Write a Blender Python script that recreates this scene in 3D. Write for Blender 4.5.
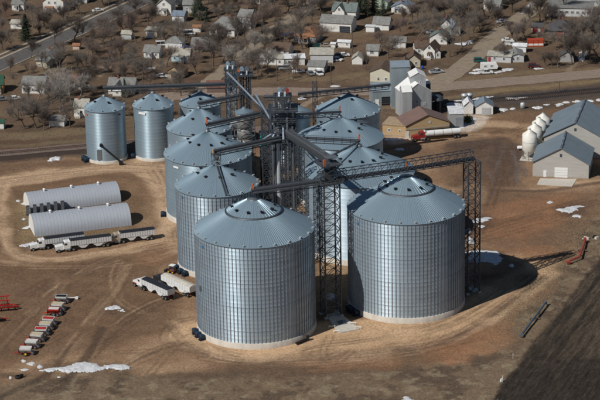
import bpy, math, random
import numpy as np
from mathutils import Vector, Matrix

# ------------------------------------------------------------------ scene, camera, light
for o in list(bpy.data.objects): bpy.data.objects.remove(o)
scn = bpy.context.scene
COL = scn.collection
rnd = random.Random(7)
R_ = math.radians
CAM = Vector((12.65, -554.71, 231.88)); PITCH = 0.34; ROLL = 0.02; FPX = 2204.6
_f = Vector((0, math.cos(PITCH), -math.sin(PITCH))); _r = Vector((1, 0, 0)); _d = _f.cross(_r)
RT = _r*math.cos(ROLL)+_d*math.sin(ROLL); DN = -_r*math.sin(ROLL)+_d*math.cos(ROLL)
cd = bpy.data.cameras.new('camera'); cam = bpy.data.objects.new('camera', cd); COL.objects.link(cam)
cd.sensor_width = 36; cd.lens = FPX/600*36; cd.clip_start = 1; cd.clip_end = 20000
m = Matrix((RT, -DN, -_f)).transposed().to_4x4(); m.translation = CAM
cam.matrix_world = m; scn.camera = cam

SUN_EL = 43.0; SUN_TO = Vector((-0.735, -0.677, 0))
w = bpy.data.worlds.new('World'); scn.world = w; w.use_nodes = True
nt = w.node_tree; bg = nt.nodes['Background']
sky = nt.nodes.new('ShaderNodeTexSky'); sky.sky_type = 'NISHITA'; sky.sun_disc = False
sky.sun_elevation = R_(SUN_EL); sky.sun_rotation = math.atan2(SUN_TO.x, SUN_TO.y)
sky.altitude = 300; sky.air_density = 1.0; sky.dust_density = 0.25; sky.ozone_density = 2.5
nt.links.new(sky.outputs[0], bg.inputs[0]); bg.inputs[1].default_value = 0.05
sd = bpy.data.lights.new('sun', 'SUN'); sd.energy = 5.0; sd.angle = R_(0.5); sd.color = (1.0, 0.965, 0.91)
so = bpy.data.objects.new('sun', sd); COL.objects.link(so)
ldir = Vector((-SUN_TO.x*math.cos(R_(SUN_EL)), -SUN_TO.y*math.cos(R_(SUN_EL)), -math.sin(R_(SUN_EL))))
so.rotation_euler = ldir.to_track_quat('-Z', 'Y').to_euler(); so.location = (-200, -200, 300)
scn.view_settings.view_transform = 'Standard'; scn.view_settings.look = 'None'
scn.view_settings.gamma = 1; scn.view_settings.exposure = -0.35
scn.view_settings.use_curve_mapping = False
scn.cycles.filter_width = 1.8

def G(px, py, z=0.0):
    """world point at height z seen at photo position (px, py) of the 600 x 400 photograph"""
    d = RT*((px-300)/FPX)+DN*((py-200)/FPX)+_f
    t = (z-CAM.z)/d.z
    return CAM+d*t

# ------------------------------------------------------------------ materials
MATS = {}
def mat(name, col, rough=0.8, metal=0.0, var=0.15, scale=1.5, bump=0.0, bscale=8.0, spec=0.3, coords='Object', stretch=None, col2=None):
    if name in MATS: return MATS[name]
    m = bpy.data.materials.new(name); m.use_nodes = True; MATS[name] = m
    n = m.node_tree.nodes; l = m.node_tree.links; b = n['Principled BSDF']
    b.inputs['Roughness'].default_value = rough; b.inputs['Metallic'].default_value = metal
    b.inputs['Specular IOR Level'].default_value = spec
    tc = n.new('ShaderNodeTexCoord'); mp = n.new('ShaderNodeMapping'); l.new(tc.outputs[coords], mp.inputs[0])
    if stretch: mp.inputs['Scale'].default_value = stretch
    nz = n.new('ShaderNodeTexNoise'); nz.inputs['Scale'].default_value = scale; nz.inputs['Detail'].default_value = 6
    nz.inputs['Roughness'].default_value = 0.65
    l.new(mp.outputs[0], nz.inputs[0])
    cr = n.new('ShaderNodeValToRGB'); l.new(nz.outputs[0], cr.inputs[0])
    c2 = col2 if col2 else tuple(min(1, c*(1+var)) for c in col)
    c1 = tuple(c*(1-var) for c in col)
    cr.color_ramp.elements[0].position = 0.3; cr.color_ramp.elements[0].color = (*c1, 1)
    cr.color_ramp.elements[1].position = 0.7; cr.color_ramp.elements[1].color = (*c2, 1)
    l.new(cr.outputs[0], b.inputs['Base Color'])
    if bump:
        nb = n.new('ShaderNodeTexNoise'); nb.inputs['Scale'].default_value = bscale; l.new(mp.outputs[0], nb.inputs[0])
        bm = n.new('ShaderNodeBump'); bm.inputs['Strength'].default_value = bump; bm.inputs['Distance'].default_value = 0.1
        l.new(nb.outputs[0], bm.inputs['Height']); l.new(bm.outputs[0], b.inputs['Normal'])
    return m

def galv(name, col, rough, metal, aniso=0.0, var=0.35):
    """galvanised sheet: every sheet carries its own tone in the face attribute 'panel'"""
    m = bpy.data.materials.new(name); m.use_nodes = True; MATS[name] = m
    n = m.node_tree.nodes; l = m.node_tree.links; b = n['Principled BSDF']
    at = n.new('ShaderNodeAttribute'); at.attribute_name = 'panel'
    tc = n.new('ShaderNodeTexCoord'); nz = n.new('ShaderNodeTexNoise'); nz.inputs['Scale'].default_value = 0.5
    nz.inputs['Detail'].default_value = 5; l.new(tc.outputs['Object'], nz.inputs[0])
    ad = n.new('ShaderNodeMath'); ad.operation = 'MULTIPLY_ADD'; l.new(nz.outputs[0], ad.inputs[0]); ad.inputs[1].default_value = 0.5
    l.new(at.outputs['Fac'], ad.inputs[2])
    mr = n.new('ShaderNodeMapRange'); l.new(ad.outputs[0], mr.inputs[0]); mr.inputs[1].default_value = 0.0; mr.inputs[2].default_value = 1.5
    mr.inputs[3].default_value = 1-var; mr.inputs[4].default_value = 1+var
    mx = n.new('ShaderNodeMix'); mx.data_type = 'RGBA'; mx.blend_type = 'MULTIPLY'; mx.inputs[0].default_value = 1
    mx.inputs[6].default_value = (*col, 1); l.new(mr.outputs[0], mx.inputs[7]); l.new(mx.outputs[2], b.inputs['Base Color'])
    mr2 = n.new('ShaderNodeMapRange'); l.new(ad.outputs[0], mr2.inputs[0]); mr2.inputs[2].default_value = 1.5
    mr2.inputs[3].default_value = rough*1.2; mr2.inputs[4].default_value = rough*0.8; l.new(mr2.outputs[0], b.inputs['Roughness'])
    b.inputs['Metallic'].default_value = metal
    if aniso:
        tg = n.new('ShaderNodeTangent'); tg.direction_type = 'RADIAL'; tg.axis = 'Z'; l.new(tg.outputs[0], b.inputs['Tangent'])
        b.inputs['Anisotropic'].default_value = aniso; b.inputs['Anisotropic Rotation'].default_value = 0.25
    return m
M_WALL = galv('galvanised_wall', (0.455, 0.56, 0.64), 0.58, 0.56, 0.88, 0.15)
M_WALL2 = galv('galvanised_wall_smooth', (0.335, 0.435, 0.505), 0.54, 0.52, 0.9, 0.14)
M_ROOF = galv('galvanised_roof', (0.285, 0.385, 0.45), 0.40, 0.5, 0, 0.18)
M_STIFF = mat('stiffener_steel', (0.27, 0.30, 0.335), 0.5, 0.4, 0.15, 2)
M_EAVE = mat('eave_vent_metal', (0.45, 0.47, 0.48), 0.5, 0.2, 0.1, 2)
M_STEEL = mat('dark_galvanised_steel', (0.085, 0.094, 0.108), 0.5, 0.45, 0.2, 2)
M_STEEL2 = mat('grey_galvanised_steel', (0.22, 0.24, 0.26), 0.45, 0.6, 0.2, 2)
M_TUBE = mat('conveyor_tube_steel', (0.36, 0.44, 0.52), 0.4, 0.5, 0.15, 1)
M_CONC = mat('pale_concrete', (0.52, 0.48, 0.42), 0.9, 0, 0.15, 0.8, 0.3, 3, stretch=(1, 1, 0.3))
M_BLACK = mat('black_painted_metal', (0.018, 0.019, 0.022), 0.5, 0.2, 0.3, 3)
M_NAVY = mat('dark_blue_fan_paint', (0.02, 0.04, 0.07), 0.45, 0.2, 0.3, 3)
M_BLUE = mat('blue_paint', (0.05, 0.16, 0.32), 0.45, 0.1, 0.2, 3)
M_ORANGE = mat('orange_motor_paint', (0.46, 0.12, 0.045), 0.5, 0.0, 0.15, 3)
M_WHITE = mat('white_paint', (0.74, 0.74, 0.72), 0.5, 0.0, 0.07, 1.2)
M_WHITED = mat('weathered_white_siding', (0.68, 0.67, 0.63), 0.7, 0.0, 0.10, 0.8)
M_CREAM = mat('cream_tank_paint', (0.73, 0.71, 0.64), 0.5, 0.0, 0.08, 0.8)
M_RED = mat('red_paint', (0.40, 0.025, 0.02), 0.4, 0.0, 0.2, 2)
M_YEL = mat('yellow_wheel_paint', (0.72, 0.45, 0.02), 0.5, 0.0, 0.15, 3)
M_TYRE = mat('tyre_rubber', (0.02, 0.02, 0.021), 0.85, 0.0, 0.25, 4)
M_RIM = mat('wheel_rim', (0.45, 0.46, 0.47), 0.35, 0.7, 0.1, 4)
M_GLASS = mat('dark_window_glass', (0.03, 0.035, 0.045), 0.08, 0.0, 0.2, 1, spec=0.6)
M_TARP = mat('black_tarp', (0.02, 0.022, 0.028), 0.6, 0.0, 0.3, 2, 0.4, 4)
M_ALU = mat('trailer_aluminium', (0.58, 0.60, 0.62), 0.38, 0.4, 0.12, 1)
M_WOOD = mat('weathered_pole_wood', (0.12, 0.09, 0.07), 0.9, 0, 0.2, 4)
M_TRIM = mat('white_trim', (0.78, 0.78, 0.76), 0.6, 0, 0.05, 2)
M_TAIL = mat('tail_light_red', (0.45, 0.02, 0.02), 0.3, 0, 0.1, 2)
M_LAMP = mat('clear_lamp_glass', (0.75, 0.75, 0.72), 0.15, 0, 0.05, 2)
M_TEAL = mat('teal_paint', (0.04, 0.30, 0.26), 0.5, 0, 0.15, 2)
PAINTS = {}
def paint(name, c, rough=0.35):
    return mat('paint_'+name, c, rough, 0.0, 0.05, 2, spec=0.5)
def siding(name, c): return mat('siding_'+name, c, 0.75, 0, 0.10, 0.7, stretch=(0.4, 0.4, 3))
def roofing(name, c): return mat('roofing_'+name, c, 0.9, 0, 0.28, 0.9, 0.3, 4)

# ------------------------------------------------------------------ mesh builder
class MB:
    def __init__(s): s.v = []; s.f = []; s.sm = []
    def add(s, vs, fs, smooth=False):
        b = len(s.v); s.v.extend([tuple(p) for p in vs])
        for f in fs: s.f.append(tuple(i+b for i in f)); s.sm.append(smooth)
        return s
    def box(s, c, d, rz=0.0, top=None):
        x, y, z = c; a, b, h = d[0]/2, d[1]/2, d[2]/2
        ta, tb = (a, b) if top is None else (top[0]/2, top[1]/2)
        cs, sn = math.cos(rz), math.sin(rz); vs = []
        for zz, aa, bb in ((-h, a, b), (h, ta, tb)):
            for qx, qy in ((-aa, -bb), (aa, -bb), (aa, bb), (-aa, bb)):
                vs.append((x+qx*cs-qy*sn, y+qx*sn+qy*cs, z+zz))
        return s.add(vs, [(0, 3, 2, 1), (4, 5, 6, 7), (0, 1, 5, 4), (1, 2, 6, 5), (2, 3, 7, 6), (3, 0, 4, 7)])
    def tube(s, p0, p1, r0, r1=None, n=6, cap=True, smooth=None):
        p0, p1 = Vector(p0), Vector(p1); r1 = r0 if r1 is None else r1
        d = (p1-p0); 
        if d.length < 1e-6: return s
        d.normalize(); u = d.orthogonal().normalized() if abs(d.z) > 0.98 else d.cross(Vector((0, 0, 1))).normalized()
        k = d.cross(u); vs = []
        for p, r in ((p0, r0), (p1, r1)):
            for i in range(n):
                a = 2*math.pi*(i+0.5)/n; vs.append(p+u*(r*math.cos(a))+k*(r*math.sin(a)))
        fs = [(i, (i+1) % n, n+(i+1) % n, n+i) for i in range(n)]
        s.add(vs, fs, n > 6 if smooth is None else smooth)
        if cap: s.add(vs, [tuple(range(n))[::-1], tuple(range(n, 2*n))])
        return s
    def bar(s, p0, p1, w, h=None):
        """box-section bar, w across (horizontal), h upright"""
        p0, p1 = Vector(p0), Vector(p1); h = w if h is None else h; d = (p1-p0)
        if d.length < 1e-6: return s
        d.normalize(); u = Vector((1, 0, 0)) if abs(d.z) > 0.98 else d.cross(Vector((0, 0, 1))).normalized()
        k = u.cross(d).normalized(); vs = []
        for p in (p0, p1):
            for a, b in ((-1, -1), (1, -1), (1, 1), (-1, 1)): vs.append(p+u*(a*w/2)+k*(b*h/2))
        return s.add(vs, [(0, 1, 2, 3), (7, 6, 5, 4), (0, 4, 5, 1), (1, 5, 6, 2), (2, 6, 7, 3), (3, 7, 4, 0)])
    def lathe(s, prof, n=24, c=(0, 0, 0), smooth=True, a0=0.0):
        vs = []
        for r, z in prof:
            for i in range(n):
                a = 2*math.pi*i/n+a0; vs.append((c[0]+r*math.cos(a), c[1]+r*math.sin(a), c[2]+z))
        fs = []
        for j in range(len(prof)-1):
            for i in range(n):
                k = (i+1) % n; fs.append((j*n+i, j*n+k, (j+1)*n+k, (j+1)*n+i))
        return s.add(vs, fs, smooth)
    def extr(s, poly, fn, t0, t1):
        """polygon of (a, b) swept from t0 to t1; fn(a, b, t) gives the point"""
        n = len(poly); vs = [fn(a, b, t0) for a, b in poly]+[fn(a, b, t1) for a, b in poly]
        fs = [(i, (i+1) % n, n+(i+1) % n, n+i) for i in range(n)]+[tuple(range(n))[::-1], tuple(range(n, 2*n))]
        return s.add(vs, fs)
    def mesh(s, name, m):
        me = bpy.data.meshes.new(name); me.from_pydata(s.v, [], s.f); me.materials.append(m)
        me.polygons.foreach_set('use_smooth', s.sm); me.update(); return me
    def build(s, name, m, parent=None, loc=None, rz=0.0):
        return link(name, s.mesh(name, m), parent, loc, rz)
def link(name, me, parent=None, loc=None, rz=0.0):
    o = bpy.data.objects.new(name, me); COL.objects.link(o)
    if parent is not None: o.parent = parent
    if loc is not None: o.location = loc
    o.rotation_euler.z = rz
    return o
def tag(o, label=None, cat=None, group=None, kind=None):
    if label: o['label'] = label
    if cat: o['category'] = cat
    if group: o['group'] = group
    if kind: o['kind'] = kind
    return o
def thing(name, label, cat, loc=(0, 0, 0), rz=0.0, group=None):
    o = bpy.data.objects.new(name, None); COL.objects.link(o); o.location = loc; o.rotation_euler.z = rz
    o.empty_display_size = 0.5
    return tag(o, label, cat, group)
def stuff(o): o['kind'] = 'stuff'; return o
def copy_tree(o, parent=None):
    c = o.copy(); COL.objects.link(c); c.parent = parent
    for ch in o.children: copy_tree(ch, c)
    return c

# ------------------------------------------------------------------ numpy noise for the soil map
def _vn(x, y, seed):
    rs = np.random.RandomState(seed); T = rs.rand(256, 256).astype(np.float32)
    xi = np.floor(x).astype(int); yi = np.floor(y).astype(int); fx = x-xi; fy = y-yi
    fx = fx*fx*(3-2*fx); fy = fy*fy*(3-2*fy)
    a = T[xi & 255, yi & 255]; b = T[(xi+1) & 255, yi & 255]; c = T[xi & 255, (yi+1) & 255]; d = T[(xi+1) & 255, (yi+1) & 255]
    return a+(b-a)*fx+(c-a)*fy+(a-b-c+d)*fx*fy
def fbm(x, y, s, seed, oct=4, ax=1.0, ay=1.0):
    r = 0; amp = 0.5; tot = 0
    for i in range(oct):
        r = r+amp*_vn(x*ax/s*(2**i)+17.3*i, y*ay/s*(2**i)+5.1*i, seed+i); tot += amp; amp *= 0.55
    return r/tot
def sstep(a, b, x): t = np.clip((x-a)/(b-a), 0, 1); return t*t*(3-2*t)
def W(pts): return [(p.x, p.y) for p in (G(*q) for q in pts)]
def poly_sd(X, Y, poly):
    """signed distance, negative inside"""
    d = np.full(X.shape, 1e9, np.float32); ins = np.zeros(X.shape, bool); n = len(poly)
    for i in range(n):
        x0, y0 = poly[i]; x1, y1 = poly[(i+1) % n]; ex, ey = x1-x0, y1-y0
        t = np.clip(((X-x0)*ex+(Y-y0)*ey)/(ex*ex+ey*ey+1e-9), 0, 1)
        d = np.minimum(d, np.hypot(X-x0-t*ex, Y-y0-t*ey))
        c = (y0 > Y) != (y1 > Y); ins ^= c & (X < (x1-x0)*(Y-y0)/(y1-y0+1e-12)+x0)
    return np.where(ins, -d, d)
def line_d(X, Y, pl):
    d = np.full(X.shape, 1e9, np.float32)
    for (x0, y0), (x1, y1) in zip(pl[:-1], pl[1:]):
        ex, ey = x1-x0, y1-y0; t = np.clip(((X-x0)*ex+(Y-y0)*ey)/(ex*ex+ey*ey+1e-9), 0, 1)
        d = np.minimum(d, np.hypot(X-x0-t*ex, Y-y0-t*ey))
    return d
def smooth_pl(pts, it=3):
    for _ in range(it):
        o = [pts[0]]
        for a, b in zip(pts[:-1], pts[1:]):
            o.append((a[0]*.75+b[0]*.25, a[1]*.75+b[1]*.25)); o.append((a[0]*.25+b[0]*.75, a[1]*.25+b[1]*.75))
        o.append(pts[-1]); pts = o
    return pts

# ------------------------------------------------------------------ ground
def build_ground():
    x0, x1, y0, y1, st = -165.0, 190.0, -85.0, 440.0, 0.56
    nx = int((x1-x0)/st)+1; ny = int((y1-y0)/st)+1
    xs = np.linspace(x0, x1, nx, dtype=np.float32); ys = np.linspace(y0, y1, ny, dtype=np.float32)
    X, Y = np.meshgrid(xs, ys)
    wx = (fbm(X, Y, 14, 1)-.5)*9+(fbm(X, Y, 3, 5)-.5)*2.5; wy = (fbm(X, Y, 14, 11)-.5)*9+(fbm(X, Y, 3, 15)-.5)*2.5
    n1 = fbm(X, Y, 22, 21, 5); n2 = fbm(X, Y, 5, 31, 4); n3 = fbm(X, Y, 1.8, 41, 2)
    C = np.zeros(X.shape+(3,), np.float32)
    def mixc(c, m): C[:] = C*(1-m[..., None])+np.asarray(c, np.float32)*m[..., None]
    grass = np.array([0.105, 0.073, 0.050]); C[:] = grass
    mixc((0.145, 0.104, 0.068), sstep(.42, .68, n1)*.8)
    mixc((0.075, 0.054, 0.038), sstep(.52, .72, n2)*.7)
    mixc((0.085, 0.050, 0.036), sstep(.55, .75, fbm(X, Y, 30, 51, 4))*.7)
    Z = -0.06*n2-0.05*n3
    def area(px, soft=3.0, warp=1.0): return sstep(soft, -soft, poly_sd(X+wx*warp, Y+wy*warp, W(px)))
    # the yard: bare earth
    yard = area([(-90, 172), (-20, 164), (40, 161), (88, 156), (140, 156), (200, 152), (300, 150), (385, 132), (440, 126), (470, 116), (520, 112), (620, 102), (700, 96), (760, 200), (640, 190), (600, 222), (560, 268), (530, 305), (500, 345), (460, 362), (340, 372), (250, 372), (120, 372), (0, 385), (-90, 400)], 2.0)
    mixc((0.175, 0.122, 0.080), yard)
    mixc((0.120, 0.080, 0.052), yard*sstep(.42, .66, n1)*.9)
    mixc((0.235, 0.172, 0.115), yard*sstep(.5, .75, fbm(X, Y, 12, 61, 4, .5, 1.3))*.8)
    # pale packed drives
    pale = (0.325, 0.248, 0.172)
    for pl, wd, k in (([(-60, 186), (0, 180), (60, 172), (120, 166), (170, 172)], 6.5, 1.0),
                      ([(-60, 192), (0, 186), (70, 176), (140, 168), (168, 190), (172, 215), (160, 235)], 3.5, .8),
                      ([(4, 178), (2, 215), (6, 248), (30, 262), (90, 256), (150, 243), (178, 238)], 3.2, .95),
                      ([(0, 262), (60, 264), (130, 252), (178, 246)], 2.2, .7),
                      ([(140, 160), (165, 190), (168, 220), (178, 250)], 4.5, .8),
                      ([(195, 330), (225, 352), (262, 357), (310, 345), (350, 340), (400, 333), (450, 322), (490, 296), (520, 282), (545, 262)], 5.0, 1.0),
                      ([(170, 322), (190, 348), (240, 362), (300, 360), (370, 352), (440, 345), (480, 325), (520, 296), (550, 272)], 3.6, .85),
                      ([(95, 400), (120, 365), (165, 340), (185, 330)], 3.0, .5),
                      ([(450, 128), (480, 122), (540, 128)], 5.0, .6), ([(455, 190), (475, 183), (480, 200)], 4.0, .7),
                      ([(385, 141), (440, 140), (480, 134)], 4.0, .55), ([(500, 188), (545, 190), (600, 180)], 2.5, .6)):
        d = line_d(X+wx*.5, Y+wy*.5, smooth_pl(W(pl)))
        mixc(pale, sstep(wd, wd*.3, d)*k*(0.7+.5*n2).clip(0, 1)*sstep(.25, .5, n1+.15))
    apron = area([(190, 318), (250, 340), (330, 320), (420, 318), (470, 292), (545, 252), (560, 262), (515, 298), (470, 330), (420, 344), (330, 350), (260, 360), (205, 350), (165, 335)], 2.5)
    mixc((0.36, 0.265, 0.172), apron*(.55+.5*n2).clip(0, .95))
    pit = area([(318, 262), (350, 262), (350, 300), (318, 300)], 2); mixc((0.33, .25, .16), pit*.7)
    # mud
    for px, c, k in (([(-40, 285), (0, 262), (60, 262), (120, 258), (165, 268), (178, 300), (170, 330), (130, 345), (90, 350), (60, 360), (0, 362), (-40, 380)], (0.098, 0.066, 0.044), .85),
                     ([(8, 192), (60, 186), (128, 186), (150, 204), (150, 226), (20, 256), (8, 240)], (0.105, 0.075, 0.048), .9),
                     ([(-40, 166), (30, 163), (86, 160), (60, 168), (-40, 176)], (0.105, .072, .050), .8),
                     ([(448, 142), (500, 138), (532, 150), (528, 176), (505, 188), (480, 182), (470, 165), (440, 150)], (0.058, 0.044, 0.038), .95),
                     ([(500, 112), (610, 104), (610, 128), (560, 128), (530, 124)], (0.115, .078, .052), .7),
                     ([(400, 152), (470, 150), (530, 190), (600, 190), (610, 226), (560, 250), (500, 250), (470, 230), (430, 160)], (0.105, .072, .050), .7),
                     ([(150, 372), (230, 366), (330, 366), (420, 362), (440, 372), (330, 384), (200, 384)], (0.090, .064, .046), .85),
                     ([(255, 215), (350, 215), (350, 300), (318, 312), (262, 300)], (.12, .085, .055), .5)):
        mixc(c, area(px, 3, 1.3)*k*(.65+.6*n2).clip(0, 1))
    # reddish clay
    for px, k in (([(478, 205), (540, 200), (575, 208), (560, 226), (520, 238), (480, 236)], .75), ([(488, 246), (520, 242), (552, 246), (560, 260), (540, 262)], .7),
                  ([(426, 348), (470, 335), (500, 318), (500, 340), (466, 362), (430, 366)], .7), ([(372, 376), (386, 372), (388, 386), (376, 388)], .9),
                  ([(258, 380), (288, 378), (290, 386), (262, 388)], .8), ([(300, 366), (352, 362), (400, 360), (400, 368), (320, 374)], .5), ([(196, 236), (150, 270), (140, 262), (170, 240)], .4),
                  ([(540, 196), (575, 192), (580, 202), (545, 206)], .6)):
        mixc((0.215, 0.118, 0.066), area(px, 4.5, 1.5)*k*.8*(.5+.8*n2).clip(0, 1))
    # weeds along the bottom and beside the field
    weeds = area([(-120, 380), (0, 372), (60, 374), (140, 372), (250, 378), (340, 376), (440, 362), (505, 345), (535, 305), (560, 268), (600, 222), (680, 140), (740, 200), (640, 300), (480, 470), (-120, 470)], 2.0, 1.4)
    mixc((0.152, 0.110, 0.074), weeds*.85); mixc((0.082, 0.058, 0.042), weeds*sstep(.48, .62, n2)*.85); mixc((0.21, .17, .115), weeds*sstep(.56, .72, fbm(X, Y, 2.6, 71, 3))*.7)
    mixc((0.16, .125, .075), area([(12, 200), (28, 200), (30, 214), (34, 238), (60, 238), (130, 226), (130, 232), (60, 244), (22, 246), (12, 225)], 2)*.8)
    # black pool of wet mud round the ponding left of the wagons
    for pl, wd, c, k in (([(100, 328), (96, 345), (86, 360), (66, 380)], 1.6, (0.05, .036, .028), .75), ([(72, 345), (55, 372), (20, 390), (0, 396)], 1.5, (.055, .04, .03), .6),
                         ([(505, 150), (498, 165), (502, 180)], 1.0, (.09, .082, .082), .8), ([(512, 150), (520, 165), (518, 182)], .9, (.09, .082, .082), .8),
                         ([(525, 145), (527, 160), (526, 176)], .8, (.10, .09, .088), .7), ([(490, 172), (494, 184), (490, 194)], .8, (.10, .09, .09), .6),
                         ([(492, 190), (540, 192), (600, 183)], 1.6, (.07, .05, .04), .7), ([(400, 350), (412, 350), (406, 362)], 2.2, (.09, .065, .045), .6)):
        d = line_d(X+wx*.35, Y+wy*.35, smooth_pl(W(pl))); mixc(c, sstep(wd*1.3, wd*.3, d)*k)
    mixc((0.44, .42, .39), area([(448, 129), (462, 118), (478, 115), (497, 117), (482, 124), (466, 131)], 1.5)*.75*(.5+.7*n2).clip(0, 1))
    mixc((0.42, .36, .29), area([(384, 136), (406, 139), (412, 142), (392, 144), (383, 141)], 1.2)*.7)
    for x_, y_, a_, b_ in ((85, 369, 52, 7), (485, 256, 26, 9), (116, 309, 14, 5), (571, 209, 20, 6), (480, 222, 16, 7), (470, 238, 9, 9), (540, 106, 62, 3.4), (55, 159, 9, 4), (505, 275, 28, 14), (24, 229, 12, 4)):  # wet soil round snow; front right bin's cast shadow also deepened in the colour
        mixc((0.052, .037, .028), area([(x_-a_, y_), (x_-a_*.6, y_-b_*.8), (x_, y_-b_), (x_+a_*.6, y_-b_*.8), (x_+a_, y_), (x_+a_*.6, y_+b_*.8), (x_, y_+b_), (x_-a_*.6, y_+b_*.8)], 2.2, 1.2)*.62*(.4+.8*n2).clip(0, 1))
    # wheel tracks: pairs of ruts swung across the yard
    rr = random.Random(3)
    tracks = [[(0, 275), (60, 290), (75, 330), (30, 352)], [(178, 250), (150, 262), (80, 268), (0, 266)], [(0, 350), (30, 315), (60, 285), (80, 262)],
              [(-5, 340), (20, 310), (48, 285), (60, 270)], [(205, 352), (178, 350), (160, 338), (172, 322), (190, 318)],
              [(120, 262), (112, 280), (118, 300), (140, 312)], [(128, 262), (118, 280), (125, 298), (150, 310)], [(200, 352), (260, 366), (340, 362), (420, 352)],
              [(200, 358), (280, 370), (380, 362), (470, 340)], [(340, 352), (320, 362), (300, 352), (330, 346), (344, 352)], [(330, 335), (320, 358), (338, 364), (352, 350)],
              [(480, 230), (520, 215), (580, 205)], [(480, 240), (530, 228), (575, 212)], [(420, 335), (470, 318), (530, 278), (560, 250)], [(430, 345), (490, 318), (545, 270)],
              [(0, 175), (70, 168), (150, 164)], [(0, 183), (80, 173), (165, 170)], [(0, 189), (80, 179), (150, 176), (165, 200)], [(460, 150), (500, 140), (560, 126)], [(460, 158), (510, 146), (580, 122)],
              [(508, 135), (500, 160), (505, 185)], [(515, 135), (508, 160), (512, 185)], [(90, 345), (110, 325), (150, 300), (172, 296)], [(97, 352), (120, 330), (160, 306), (180, 300)],
              [(55, 330), (75, 300), (100, 280), (130, 268)], [(62, 275), (58, 300), (45, 318)], [(68, 275), (66, 296), (54, 315)], [(205, 355), (170, 350), (120, 352)], [(140, 385), (170, 350), (190, 335)]]
    drives = [[(-20, 182), (60, 172), (120, 166), (172, 172)], [(4, 178), (2, 215), (6, 248), (30, 262), (90, 256), (150, 243), (178, 238)], [(195, 330), (225, 352), (262, 357), (310, 345), (350, 340), (400, 333), (450, 322), (490, 296), (545, 262)],
              [(170, 322), (190, 348), (240, 362), (300, 360), (370, 352), (440, 345), (480, 325), (550, 272)], [(0, 350), (30, 315), (60, 285), (100, 262), (160, 246)], [(20, 300), (60, 276), (120, 262), (178, 250)], [(90, 370), (110, 330), (150, 305), (178, 296)],
              [(455, 190), (480, 150), (520, 128), (600, 108)], [(500, 190), (506, 160), (498, 132)], [(470, 235), (510, 222), (560, 208), (600, 196)], [(150, 165), (168, 190), (172, 240)], [(60, 360), (80, 330), (110, 300), (130, 268)], [(100, 380), (160, 350), (200, 342)], [(390, 148), (440, 140), (500, 132)], [(505, 150), (500, 172), (490, 200), (480, 230)]]
    lines = [(pl, 1, .5) for pl in tracks]
    for pl in drives:
        for k in range(7):
            a = rr.uniform(-7, 7); b = rr.uniform(-7, 7); f0 = rr.uniform(0, .35); q = pl[int(f0*len(pl)):]
            if len(q) < 2: q = pl
            lines.append(([(x+a*.6+rr.uniform(-4, 4), y+b*.55+rr.uniform(-2, 2)) for x, y in q], k % 3 == 0, rr.uniform(.25, .5)))
    ruts = fbm(X, Y, 9, 7, 2)
    for pl, pair, amt in lines:
        P = smooth_pl(W(pl)); ax, ay = min(p[0] for p in P)-4, min(p[1] for p in P)-4; bx, by = max(p[0] for p in P)+4, max(p[1] for p in P)+4
        i0, i1 = np.searchsorted(ys, (ay, by)); j0, j1 = np.searchsorted(xs, (ax, bx)); S = (slice(i0, i1), slice(j0, j1))
        if i1-i0 < 2 or j1-j0 < 2: continue
        d = line_d(X[S]+wx[S]*.12, Y[S]+wy[S]*.12, P); wd_ = rr.uniform(.3, .6)
        rut = (np.exp(-((d-0.95)/0.42)**2) if pair else np.exp(-(d/wd_)**2))*yard[S]*(.4+.9*n2[S]).clip(0, 1)*sstep(.33, .58, ruts[S]+.08)*amt; k = rr.choice((-1, 1, -1, -1)) if P[0][0] < 55 or P[0][1] < 20 else -1
        c = np.array((0.070, .048, .034) if k < 0 else (.31, .235, .16), np.float32); C[S] = C[S]*(1-rut[..., None])+c*rut[..., None]; Z[S] -= 0.10*rut
    # ploughed field
    field = area([(486, 412), (492, 395), (512, 372), (528, 345), (548, 325), (566, 300), (604, 254), (690, 170), (900, 300), (700, 520), (470, 500)], 0.8, .45)
    a = W([(540, 335), (604, 254)]); ux, uy = a[1][0]-a[0][0], a[1][1]-a[0][1]; L = math.hypot(ux, uy); ux /= L; uy /= L
    U = X*ux+Y*uy; V = -X*uy+Y*ux
    stub = fbm(U, V, 2.0, 81, 3, .12, 1.0)
    mixc((0.046, 0.036, 0.028), field); mixc((0.085, 0.066, 0.048), field*sstep(.42, .62, stub)*sstep(.28, .5, n1+.12*n3)); mixc((0.036, .030, .025), field*sstep(.5, .3, stub)*.35)
    dark = area([(486, 412), (500, 385), (532, 355), (610, 356), (610, 420)], 2, .8); mixc((0.036, .029, .024), field*dark*(.6+.4*n3))
    Z += field*(.10*np.sin(V*2*math.pi/1.9)-.10+.12*(n3-.5))
    Z -= weeds*.1*n3
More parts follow.
